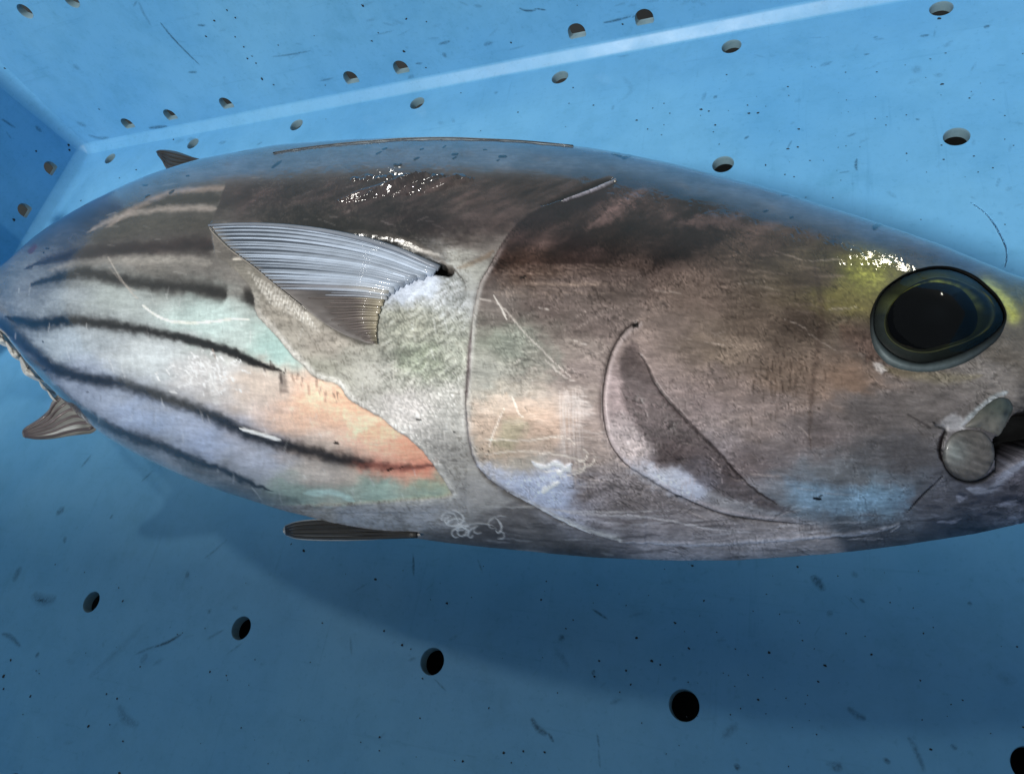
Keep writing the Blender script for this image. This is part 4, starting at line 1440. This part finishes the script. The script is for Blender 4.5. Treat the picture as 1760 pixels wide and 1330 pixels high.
def fin_px(u, v):
    """u: 0 root .. 1 free edge, v: 0 leading .. 1 trailing ray"""
    b, e = at_t(FB, v ** .9), at_t(FE, v ** 1.05)
    p = b + (e - b) * u[..., None]
    d = np.linalg.norm(e - b, axis=-1)
    bow = (4 * u * (1 - u)) * d * (.055 * (1 - v) ** 1.5 - .03 * v * (1 - v) * 2)
    nrm = np.stack([-(e - b)[..., 1], (e - b)[..., 0]], -1) / np.maximum(d, 1e-6)[..., None]
    nrm = np.where(nrm[..., 1:2] > 0, -nrm, nrm)
    return p + nrm * bow[..., None]


def fin_pt(u, v, lift=0.0):
    q = fin_px(u, v)
    out = np.zeros(q.shape[:-1] + (3,))
    for i in np.ndindex(q.shape[:-1]):
        p, n = surf_safe(*q[i])
        uu, vv = u[i], v[i]
        l = .003 + .009 * sstep(0, .3, uu) + .020 * uu * (1 - uu) * (1 - vv) + .012 * (1 - vv) * (1 - uu) * sstep(0, .2, uu) + lift * (.3 + .7 * sstep(0, .15, uu))
        out[i] = p + n * l
    return out


U, Vv = np.meshgrid(np.linspace(0, 1, 60), np.linspace(0, 1, 48), indexing='ij')
PF = fin_pt(U, Vv)
upc, mid_c, dk = lin((62, 70, 82)), lin((176, 166, 150)), lin((92, 84, 80))
wv = sstep(.34, .62, Vv + .10 * (U - .5) + .12 * (fbm(Vv * 30, U * 3, 2, 19) - .5))[..., None]
base_w = (1 - sstep(.10, .38 , U))[..., None]
lowc = dk * (1 - base_w) + lin((112, 102, 88)) * base_w
colr_f = upc * (1 - wv) + lowc * wv
edge = (sstep(.93, 1, U) * .7)[..., None]
colr_f = colr_f * (1 - edge) + lin((150, 144, 136)) * edge
grey_tail = (sstep(.86, 1, Vv) * .6)[..., None]
colr_f = colr_f * (1 - grey_tail) + lin((120, 112, 104)) * grey_tail
# pale streaked fringe of the lower half
fr = (sstep(.62, .95, U) * wv[..., 0] * fbm(Vv * 60, U * 4, 2, 4))[..., None]
colr_f = colr_f * (1 - .8 * fr) + lin((150, 144, 142)) * .8 * fr
colr_f *= (.75 + .5 * fbm(U * 6, Vv * 70, 3, 9))[..., None]
fin = part(sheet('pectoral_fin', PF, .005, M_FIN, None, np.concatenate([colr_f, np.full(U.shape + (1,), .15)], -1)))
RAYS = 40
for k in range(RAYS):
    v = (k + .3 + rng.uniform(-.22, .22)) / RAYS
    uu = np.linspace(rng.uniform(-.025, .01), .985 if v < .5 else rng.uniform(.5, .86), 22)
    vj = np.full_like(uu, v)
    pts = fin_pt(uu, vj, .0045)
    g_ = np.linspace(0, 1, 22)[:, None]
    c_up = (lin((176, 188, 204)) * (1 - g_ * .3) + lin((160, 172, 186)) * g_ * .3) * rng.uniform(.6, 1.15)
    c_lo = (lin((158, 148, 126)) * (1 - sstep(.0, .5, g_)) + lin((104, 94, 90)) * sstep(.0, .5, g_)) * rng.uniform(.75, 1.15)
    m_ = float(sstep(.36, .60, v + rng.uniform(-.06, .06)))
    c = c_up * (1 - m_) + c_lo * m_
    wid = (.0085 if v < .5 else .0050) * rng.uniform(.8, 1.2)
    bar('fin_ray', pts, wid * (1.05 if v < .5 else 1.0), wid * .32, M_RAY, fin, np.clip(c, 0, .9), metal=.05)
# leading spine: dark thin edge over a pale one
pts = fin_pt(np.linspace(0, 1, 26), np.full(26, 0.0), .012)
bar('leading_ray', pts, .010, .004, M_RAY, fin, lin((130, 136, 146)))
pts = fin_pt(np.full(40, 1.0), np.linspace(0, .62, 40), .008)
bar('hind_edge', pts, .0028, .0022, M_RAY, fin, lin((150, 142, 132)))


# ---- fins standing free of the body: laid out on planes parallel to the fish's middle
def free_fin(name, top, bot, z, thick, cf, rays=0, parent=fish, bulge=0.0, raycol=(90, 84, 80)):
    n = 26
    t = np.linspace(0, 1, n)
    A, B_ = at_t(smooth_poly(top, 6), t), at_t(smooth_poly(bot, 6), t)
    m = 14
    P = np.zeros((n, m, 3))
    q = np.zeros((n, m, 2))
    zf = z if callable(z) else (lambda a, b: z)
    for i in range(n):
        for j in range(m):
            s = j / (m - 1)
            q[i, j] = A[i] * (1 - s) + B_[i] * s
            P[i, j] = on_z(*q[i, j], zf(i / (n - 1), s) + bulge * math.sin(math.pi * s))
    c = cf(q, np.linspace(0, 1, n)[:, None] * np.ones((1, m)), np.ones((n, 1)) * np.linspace(0, 1, m)[None])
    o = part(sheet(name, P, thick, M_FIN, None, np.concatenate([c, np.full((n, m, 1), .08)], -1)), parent)
    for k in range(rays):
        s = (k + .7) / (rays + .4)
        tt = np.linspace(.03, .97, 14)
        a, b = at_t(smooth_poly(top, 6), tt), at_t(smooth_poly(bot, 6), tt)
        pts = [on_z(*(a[i] * (1 - s) + b[i] * s), zf(tt[i], s) + bulge * math.sin(math.pi * s) + thick * .55) for i in range(14)]
        bar('fin_ray', pts, .005, .008, M_RAY, o, lin(raycol) * rng.uniform(.7, 1.2))
    return o


def c_dorsal(q, t, s):
    b = lin((44, 42, 40)) * np.ones(q.shape[:2] + (1,))
    n_ = fbm(q[..., 0] / 8, q[..., 1] / 5, 3, 3)[..., None]
    pale = (sstep(.6, 1, s) * (1 - sstep(.1, .5, t)))[..., None] * .5
    tip = ((1 - sstep(0, .35, s)) * (1 - sstep(.3, .9, t)))[..., None] * .4
    return (b * (1 - pale) + lin((150, 136, 112)) * pale) * (1 - tip) * (.6 + .8 * n_) + lin((90, 92, 94)) * tip


# tip (left) .. root end (right); top edge, lower edge
free_fin('second_dorsal_fin', [(268, 262), (279, 258), (300, 260), (322, 267), (346, 276), (352, 278)], [(270, 264), (278, 276), (288, 292), (308, 294), (336, 284), (352, 279)], .80, .016, c_dorsal, rays=5, raycol=(58, 54, 50))
stk = free_fin


def c_anal(q, t, s):
    n_ = fbm(q[..., 0] / 9, q[..., 1] / 4, 3, 3)[..., None]
    b = lin((140, 138, 132)) * np.ones(q.shape[:2] + (1,))
    d = (np.exp(-((t - .38) / .22) ** 2) * (1 - sstep(.5, .9, s)))[..., None] * .6
    e = ((1 - sstep(0, .14, t)))[..., None] * .6
    w_ = (np.exp(-((s - .84) / .07) ** 2) * sstep(.25, .4, t) * (1 - sstep(.7, .85, t)))[..., None]
    c = b * (1 - d) + lin((86, 66, 68)) * d
    c = c * (1 - e) + lin((70, 74, 80)) * e
    return (c * (.6 + .8 * n_)) * (1 - w_) + lin((214, 214, 210)) * w_


free_fin('anal_fin', [(38, 744), (46, 733), (66, 720), (84, 704), (90, 690), (110, 672), (130, 690)], [(40, 751), (60, 755), (90, 754), (120, 749), (145, 746), (158, 744), (168, 736)], .64, .016, c_anal, rays=6, raycol=(104, 92, 92))


def c_pelvic(q, t, s):
    n_ = fbm(q[..., 0] / 20, q[..., 1] / 3, 3, 3)[..., None]
    b = lin((72, 67, 62)) * np.ones(q.shape[:2] + (1,))
    e = np.maximum(np.maximum(1 - sstep(0, .24, s), sstep(.70, 1, s)), 1 - sstep(0, .14, t))[..., None]
    groove = (np.exp(-((s - .36 - .1 * t) / .10) ** 2) * .7)[..., None]
    c = b * (.5 + n_) * (1 - groove)
    w_ = (sstep(.88, .97, t) * np.exp(-((s - .5) / .4) ** 2))[..., None]
    c = c * (1 - .75 * e) + lin((190, 198, 204)) * .75 * e
    return c * (1 - w_) + lin((216, 212, 208)) * w_


free_fin('pelvic_fin', [(486, 910), (494, 901), (515, 895), (545, 892), (590, 892), (640, 895), (680, 903), (722, 918)], [(487, 914), (496, 922), (515, 927), (550, 929), (600, 929), (650, 927), (690, 924), (724, 920)], lambda a, b: .52 + .17 * a, .014, c_pelvic, rays=5, raycol=(62, 58, 54), bulge=.004)

# ---- first dorsal fin folded down along the back: a low dark-edged ridge
PT = []
for x_, y_ in smooth_poly([(470, 263), (520, 255), (580, 248), (640, 243), (700, 239), (770, 238), (830, 240), (900, 243), (985, 251)], 5):
    p, n = surf(x_, y_ + 1.5)
    if p is not None:
        PT.append((p, n))
PT = [(p, n) for p, n in PT]
low_pts = np.array([p + n * .004 for p, n in PT])
bar('dorsal_fin_edge', low_pts, .0022, .0022, M_FLESH, None, lin((14, 16, 20)), metal=0)
bpy.context.view_layer.update()
part(bpy.data.objects['dorsal_fin_edge'])
up_pts = np.array([p + n * .0015 + np.array([0, .009, -.003]) * math.sin(math.pi * (.04 + .92 * i / len(PT))) for i, (p, n) in enumerate(PT)])
lo2 = np.array([p - n * .012 for p, n in PT])
P = np.stack([lo2, (lo2 + up_pts) / 2, up_pts, up_pts - np.array([0, 0, .06])], 1)
cN = np.ones(P.shape[:2])
part(sheet('folded_dorsal_fin', P, .006, M_FLESH, None, np.concatenate([np.tile(lin((176, 190, 198)), P.shape[:2] + (1,)), np.full(P.shape[:2] + (1,), .2)], -1), edge_taper=False))


# ---- finlets: pale torn tufts along the underside of the tail
def finlet(pts, z):
    c = angular(pts, tuple(np.mean(pts, 0)), 40)
    ctr = np.mean(pts, 0)
    rs, cs = [], []
    for s, h in ((0, -.02), (.08, .012), (.3, .03), (.6, .036), (.96, .038)):
        q = c * (1 - s) + ctr * s
        jit = fbm(q[:, 0] / 3, q[:, 1] / 3, 3, 6) - .5
        rs.append(np.array([on_z(x, y, z + h + .03 * j * (.3 + s)) for (x, y), j in zip(q, jit)]))
        cc = lin((206, 204, 196)) * (.55 + .75 * fbm(q[:, 0] / 5, q[:, 1] / 7, 3, 12)[:, None]) * (1 - .35 * s)
        cs.append(np.c_[cc, np.zeros(40)])
    rs.insert(0, rs[0] - np.array([0, 0, .05]))
    cs.insert(0, cs[0])
    return part(rings_mesh('finlet', rs, M_FLESH, None, colors=np.concatenate(cs)))


finlet([(-14, 556), (0, 566), (9, 580), (10, 588), (0, 589), (-14, 582)], .62)
finlet([(8, 582), (20, 594), (33, 606), (34, 611), (26, 616), (18, 609), (12, 597)], .62)
finlet([(33, 610), (42, 618), (54, 634), (64, 648), (56, 648), (44, 645), (37, 634)], .62)
finlet([(66, 652), (76, 662), (82, 668), (76, 670), (70, 664)], .62)
finlet([(80, 668), (92, 682), (104, 694), (96, 692), (86, 682)], .62)

# ---- tail fin beyond the picture's edge, so that the fish is whole
def tail():
    rows_ = []
    for t in np.linspace(-1, 1, 41):
        y = -1.873 + t * .80
        lead = .26 - .42 * abs(t) ** 1.3
        ch = .13 + .17 * (1 - abs(t)) ** 1.4
        rows_.append([(lead - ch * s, y - .0 * s, FH + .0) for s in np.linspace(0, 1, 8)])
    P = np.array(rows_)
    c = np.tile(lin((58, 60, 64)), (41, 8, 1))
    return part(sheet('tail_fin', P, .02, M_FIN, None, np.concatenate([c, np.full((41, 8, 1), .1)], -1)))


tail()

# ------------------------------------------------------------------ marks on the crate
# short scrapes and smears lying on floor and walls: thin soft-edged strips
SV, SF, SC_ = [], [], []
pF, uF, vF, nF_, _w = wall_uv('far')
pL, uL, vL, nL, _w = wall_uv('left')


def place(px, py, where):
    if where == 'floor':
        return on_z(px, py, .002), np.array([0, 0, 1.])
    if where == 'far':
        n = np.array(nF_)
        return on_plane(px, py, np.array(pF) + n * .002, n), n
    n = np.array(nL)
    return on_plane(px, py, np.array(pL) + n * .002, n), n


def scuff(pts, width, cover, where='floor'):
    P = smooth_poly(pts, 5) if len(pts) > 2 else np.linspace(pts[0], pts[1], 6)
    W3 = [place(x, y, where) for x, y in P]
    Q = np.array([p for p, _ in W3])
    n = W3[0][1]
    dist = np.linalg.norm(Q.mean(0) - CAM)
    hw = width * dist / F_PX
    T = np.gradient(Q, axis=0)
    T /= np.maximum(np.linalg.norm(T, axis=1), 1e-9)[:, None]
    B_ = np.cross(n, T)
    m = len(Q)
    for i in range(m):
        t = i / (m - 1)
        tap = math.sin(math.pi * (.06 + .88 * t)) ** .5
        for s, a in ((-2.1, 0), (-.35, 1), (.35, 1), (2.1, 0)):
            SV.append(Q[i] + B_[i] * s * hw * tap)
            SC_.append(.72 * cover * a * (.2 + .8 * tap if 0 < i < m - 1 else 0))
    b = len(SV) - m * 4
    for i in range(m - 1):
        for k in range(3):
            SF.append((b + i * 4 + k, b + i * 4 + k + 1, b + (i + 1) * 4 + k + 1, b + (i + 1) * 4 + k))


for q in [([(275, 38), (290, 58), (315, 85), (344, 113)], 1.2, .8), ([(238, 3), (246, 22), (260, 46)], 1.6, .3), ([(892, 14), (905, 19), (922, 18)], 1.2, .85), ([(917, 15), (940, 18)], 1.0, .8), ([(1036, 40), (1060, 35), (1086, 28)], 1.4, .7), ([(1086, 31), (1092, 27)], 1, .5),
          ([(752, 77), (775, 71)], 1.6, .6), ([(830, 78), (848, 73)], 2.2, .45), ([(466, 98), (500, 94), (536, 87)], 1.1, .45), ([(812, 10), (830, 12)], 1.8, .3), ([(322, 125), (340, 124)], 1.3, .6), ([(338, 44), (354, 44)], 1.3, .6), ([(548, 140), (575, 134)], 1.2, .4), ([(713, 110), (727, 109)], 1.3, .5), ([(126, 110), (136, 122)], 3, .3),
          ([(130, 210), (150, 218)], 3, .35), ([(150, 232), (172, 238), (188, 236)], 2, .4), ([(255, 221), (270, 219), (288, 217)], 1.8, .7), ([(228, 12), (236, 2)], 1, .4), ([(640, 62), (680, 52)], 1, .25), ([(870, 88), (905, 78)], 1, .25), ([(700, 135), (712, 130)], 2, .3), ([(760, 96), (768, 94)], 3, .5)]:
    scuff(*q, where='far')
for q in [([(2, 204), (14, 212), (27, 220)], 1.3, .6), ([(60, 216), (72, 228)], 1.8, .6), ([(10, 225), (20, 240)], 1, .3)]:
    scuff(*q, where='left')
FLS = [([(1408, 114), (1432, 106)], 2.5, .35), ([(1483, 95), (1496, 92)], 1.2, .5), ([(1580, 62), (1598, 61)], 1.8, .6), ([(1690, 48), (1702, 44)], 2, .7), ([(1500, 66), (1510, 62)], 1.2, .4), ([(1473, 272), (1471, 284), (1473, 294)], 1.3, .75), ([(1440, 298), (1462, 294)], 1.2, .35), ([(1455, 235), (1472, 229)], 1.6, .45),
       ([(1225, 168), (1234, 166)], 2.2, .5), ([(1278, 240), (1288, 233)], 1.6, .6), ([(1352, 258), (1362, 240)], 1, .45), ([(1573, 205), (1582, 206)], 1.2, .7), ([(1574, 112), (1576, 128)], 4, .25), ([(1612, 125), (1614, 134)], 3, .25), ([(440, 82 + 159), (452, 246)], 1.5, .0), ([(300, 244), (318, 240)], 3, .2), ([(375, 246), (390, 244)], 2.5, .3), ([(322, 238), (336, 242)], 3, .35), ([(440, 250), (452, 244)], 1.5, .35),
       ([(1068, 130), (1085, 155), (1058, 180)], 3, .12), ([(1055, 180), (1052, 190)], 2, .25), ([(849, 162), (856, 157)], 2.5, .3), ([(755, 215), (760, 208)], 4, .22), ([(776, 210), (782, 206)], 4, .22), ([(1060, 98), (1084, 95)], 1.5, .25),
       ([(138, 805), (158, 780)], 1.8, .45), ([(240, 830), (264, 808)], 1.4, .45), ([(95, 884), (112, 872)], 4, .55), ([(188, 892), (194, 884)], 1.5, .6), ([(110, 935), (112, 920)], 2.4, .45), ([(22, 1000), (30, 985), (34, 972)], 4, .4), ([(350, 960), (370, 945), (392, 925)], 1.5, .3), ([(55, 1020), (75, 1032), (98, 1028)], 5, .4), ([(60, 1030), (82, 1033)], 1.6, .7), ([(264, 1112), (290, 1102), (314, 1088)], 1.6, .85), ([(230, 1125), (270, 1108)], 1.3, .4), ([(150, 1165), (200, 1120), (250, 1070)], 4, .14), ([(240, 1140), (255, 1122)], 4, .3), ([(352, 1100), (388, 1080)], 1.5, .35),
       ([(388, 1125), (420, 1102)], 1.3, .3), ([(203, 1210), (215, 1235), (240, 1246)], 4, .32), ([(2, 1088), (18, 1094), (36, 1112)], 2.2, .5), ([(60, 1130), (68, 1120)], 2, .6), ([(710, 950), (711, 992)], 1.6, .6), ([(605, 1018), (632, 1002)], 1.2, .3), ([(602, 1092), (604, 1128)], 1.5, .3), ([(745, 1165), (768, 1188)], 1, .45), ([(356, 1055), (364, 1045)], 2, .5), ([(318, 990), (326, 986)], 4, .45), ([(820, 945 + 14), (830, 985)], 1.2, .5), ([(1395, 988), (1405, 1000), (1417, 1016)], 4, .7), ([(1466, 980), (1472, 994)], 3, .35), ([(1476, 1028), (1488, 1036)], 1.8, .5), ([(1016, 1045), (1046, 1065)], 1.4, .7), ([(960, 1100), (970, 1092)], 3.5, .7), ([(952, 1110), (980, 1150)], 3, .2), ([(912, 1232), (925, 1252), (942, 1262)], 3, .7), ([(942, 1258), (952, 1276)], 1.8, .7), ([(1026, 1258), (1030, 1285)], 1.3, .5), ([(1028, 1285), (1032, 1322)], 1.3, .35), ([(1240, 1268), (1270, 1242)], 4, .3), ([(1455, 1214), (1475, 1230), (1490, 1233)], 3, .5), ([(1430, 1322), (1448, 1312)], 4, .5), ([(1522, 1312), (1526, 1302)], 3, .7), ([(1560, 1265), (1575, 1290), (1590, 1328)], 2.5, .4), ([(1634, 1278), (1645, 1288)], 2, .7), ([(1264, 1322), (1270, 1312)], 3, .8), ([(1662, 1036), (1672, 1038)], 2, .7), ([(1710, 1160), (1750, 1172)], 5, .2), ([(1420, 1052), (1432, 1056)], 3, .45), ([(1018, 1160), (1022, 1150)], 2, .6), ([(1338, 1050), (1370, 1052)], 2, .2), ([(1450, 1020), (1480, 1050)], 1, .2), ([(700, 1135), (716, 1130)], 2, .3)]
for q in FLS:
    scuff(*q)
for k in range(150):
    x0, y0 = (rng.uniform(0, 1760), rng.uniform(960, 1330)) if rng.random() < .6 else (rng.uniform(1150, 1760), rng.uniform(60, 420))
    a = rng.normal(-.5, .6)
    L = rng.uniform(4, 26)
    scuff([(x0, y0), (x0 + L * math.cos(a), y0 + L * math.sin(a))], rng.uniform(.8, 2.4), rng.uniform(.06, .24))
for k in range(60):
    x0 = rng.uniform(260, 1200)
    y0 = rng.uniform(0, 200 - x0 * .16)
    a = rng.normal(-.15, .3)
    L = rng.uniform(5, 30)
    scuff([(x0, y0), (x0 + L * math.cos(a), y0 + L * math.sin(a))], rng.uniform(.8, 1.8), rng.uniform(.05, .2), 'far')
sc = mesh_obj('scuff_marks', SV, SF, M_SCUFF, crate, attrs={'cover': SC_})
sc['kind'] = 'stuff'

# grime specks: tiny lumps of dirt
GV, GF = [], []


def speck(px, py, r, where='floor'):
    p, n = place(px, py, where)
    rr = .78 * r * np.linalg.norm(p - CAM) / F_PX
    t1 = np.cross(n, [.3, .9, .2])
    t1 /= np.linalg.norm(t1)
    t2 = np.cross(n, t1)
    k = 7
    b = len(GV)
    st = rng.uniform(.6, 1.6)
    for i in range(k):
        a = 2 * math.pi * i / k
        q = rr * rng.uniform(.6, 1.25)
        GV.append(p + t1 * math.cos(a) * q * st + t2 * math.sin(a) * q)
    GV.append(p + n * rr * .45)
    for i in range(k):
        GF.append((b + i, b + (i + 1) % k, b + k))


for x, y, r in [(390, 18, 1.8), (368, 36, 2), (404, 31, 2.2), (354, 63, 2), (404, 64, 2), (419, 81, 2.2), (425, 101, 2.2), (433, 97, 1.2), (440, 109, 2), (450, 136, 2.8), (478, 78, 1.6), (470, 146, 1.5), (559, 147, 1.5), (623, 10, 2.2), (698, 33, 2.8), (650, 57, 1.5), (639, 71, 2), (733, 38, 1.4), (694, 89, 2.4), (732, 117, 2), (878, 74, 2), (870, 114, 1.4), (1070, 42, 2), (8, 118, 2.2), (170, 188, 1.6), (248, 230, 2), (540, 62, 1.3), (992, 10, 1.2)]:
    speck(x, y, r, 'far')
for x, y, r in [(15, 151, 1.6), (62, 260, 2), (119, 258, 2), (24, 378, 2.6), (118, 250, 2.4)]:
    speck(x, y, r, 'left')
for x, y, r in [(1205, 188, 2.4), (1218, 191, 2), (1204, 199, 1.2), (1229, 215, 2), (1226, 227, 1.4), (1285, 181, 1.4), (1287, 195, 2.2), (1303, 194, 2.6), (1316, 183, 1.3), (1236, 248, 1.6), (1373, 222, 2.2), (1354, 256, 2), (1371, 253, 2), (1316, 284, 2.6), (1349, 300, 1.6), (1415, 276, 1.2), (1445, 310, 1.4), (1504, 204, 1.8), (1619, 145, 2.4), (1614, 32, 2.6), (1666, 169, 1.5), (1558, 264, 2.2), (1622, 274, 1.5), (1454, 251, 1.6), (1365, 304, 1.2), (1392, 276, 1.4), (985, 151, 1.6), (978, 178, 1.4), (1020, 181, 2), (1141, 178, 1.6), (1122, 186, 1.8), (1151, 195, 1.2), (1141, 215, 1.4), (1094, 207, 1.8), (1137, 232, 1.4), (1113, 222, 1.8), (792, 160, 1.6), (890, 193, 1.6), (972, 218, 1), (826, 225, 1.4), (298, 240, 1.6), (139, 345, 1.6), (160, 244, 1.4), (234, 292, 1.8), (205, 306, 1.4), (560, 205, 1.2),
                (211, 1032, 2.6), (361, 1154, 2), (183, 1192, 2), (201, 1200, 1.6), (52, 1196, 2.4), (152, 1247, 2.6), (205, 1328, 3), (6, 1162, 3), (6, 1183, 2.6), (18, 1134, 2), (660, 1084, 2.6), (691, 1108, 2.8), (706, 1115, 2), (645, 995, 2.6), (522, 946, 2.4), (500, 935, 2.4), (740, 1030, 1.4), (768, 1036, 2.6), (930, 1030, 2.6), (1027, 1005, 2), (1076, 1040, 1.6), (1094, 1096, 2.6), (1120, 1135, 2.8), (1135, 1142, 1.8), (1076, 1152, 2.8), (1084, 1176, 2.4), (1065, 1189, 1.6), (1022, 1162, 2.2), (1030, 1135, 2), (1184, 1114, 2.2), (1322, 1121, 3.2), (1303, 1202, 2.4), (1273, 1217, 1.6), (1243, 1156, 1.3), (1332, 1184, 1.3), (1418, 1143, 2.6), (1498, 1124, 2.6), (1454, 1088, 1.8), (1371, 974, 2.2), (1160, 1070, 2.4), (1210, 1032, 2.2), (985, 1065, 1.6), (958, 1190, 1.4), (840, 1216, 2.4), (795, 1308, 2.6), (866, 1293, 3), (653, 1266, 1.6), (1190, 972, 2.4), (1600, 1287, 2.4), (1340, 1055, 1.5), (1232, 1086, 1.4), (1587, 1088, 1.8), (1530, 1035, 1.4), (620, 1275, 1.2), (899, 1290, 2), (936, 1292, 2.2), (1145, 1295, 1.6)]:
    speck(x, y, r)
for k in range(170):
    if rng.random() < .62:
        speck(rng.uniform(0, 1760), rng.uniform(960, 1330), rng.uniform(.7, 1.6))
    else:
        speck(rng.uniform(1100, 1760), rng.uniform(90, 400), rng.uniform(.7, 1.5))
sp = mesh_obj('grime_specks', GV, GF, M_SPECK, crate)
sp['kind'] = 'stuff'


# thin trickle of water standing at the right
def trickle(pts, r0):
    P = smooth_poly(pts, 6)
    V, Fc = [], []
    m = len(P)
    for i, (x, y) in enumerate(P):
        p = on_z(x, y, .0)
        t = (P[min(i + 1, m - 1)] - P[max(i - 1, 0)])
        q = on_z(*(P[i] + np.array([-t[1], t[0]]) / np.linalg.norm(t)), .0) - p
        q /= np.linalg.norm(q)
        rr = r0 * (.5 + 1.0 * fbm(np.array([i * .45]), np.array([3.3]), 2, 5)[0]) * math.sin(math.pi * (.05 + .9 * i / (m - 1))) ** .5
        for k in range(7):
            a = math.pi * k / 6
            V.append(p + q * rr * math.cos(a) + np.array([0, 0, .001 + rr * .5 * math.sin(a)]))
    for i in range(m - 1):
        for k in range(6):
            Fc.append((i * 7 + k, i * 7 + k + 1, (i + 1) * 7 + k + 1, (i + 1) * 7 + k))
        Fc.append((i * 7 + 6, i * 7, (i + 1) * 7, (i + 1) * 7 + 6))
    Fc.append(tuple(range(7)))
    Fc.append(tuple((m - 1) * 7 + k for k in range(7))[::-1])
    return mesh_obj('water_trickle', V, Fc, M_WATER)


tag(trickle([(1668, 348), (1690, 364), (1706, 382), (1718, 402), (1728, 424), (1730, 446), (1726, 462)], .005), 'thin clear trickle of water on the blue floor above the eye', 'water')
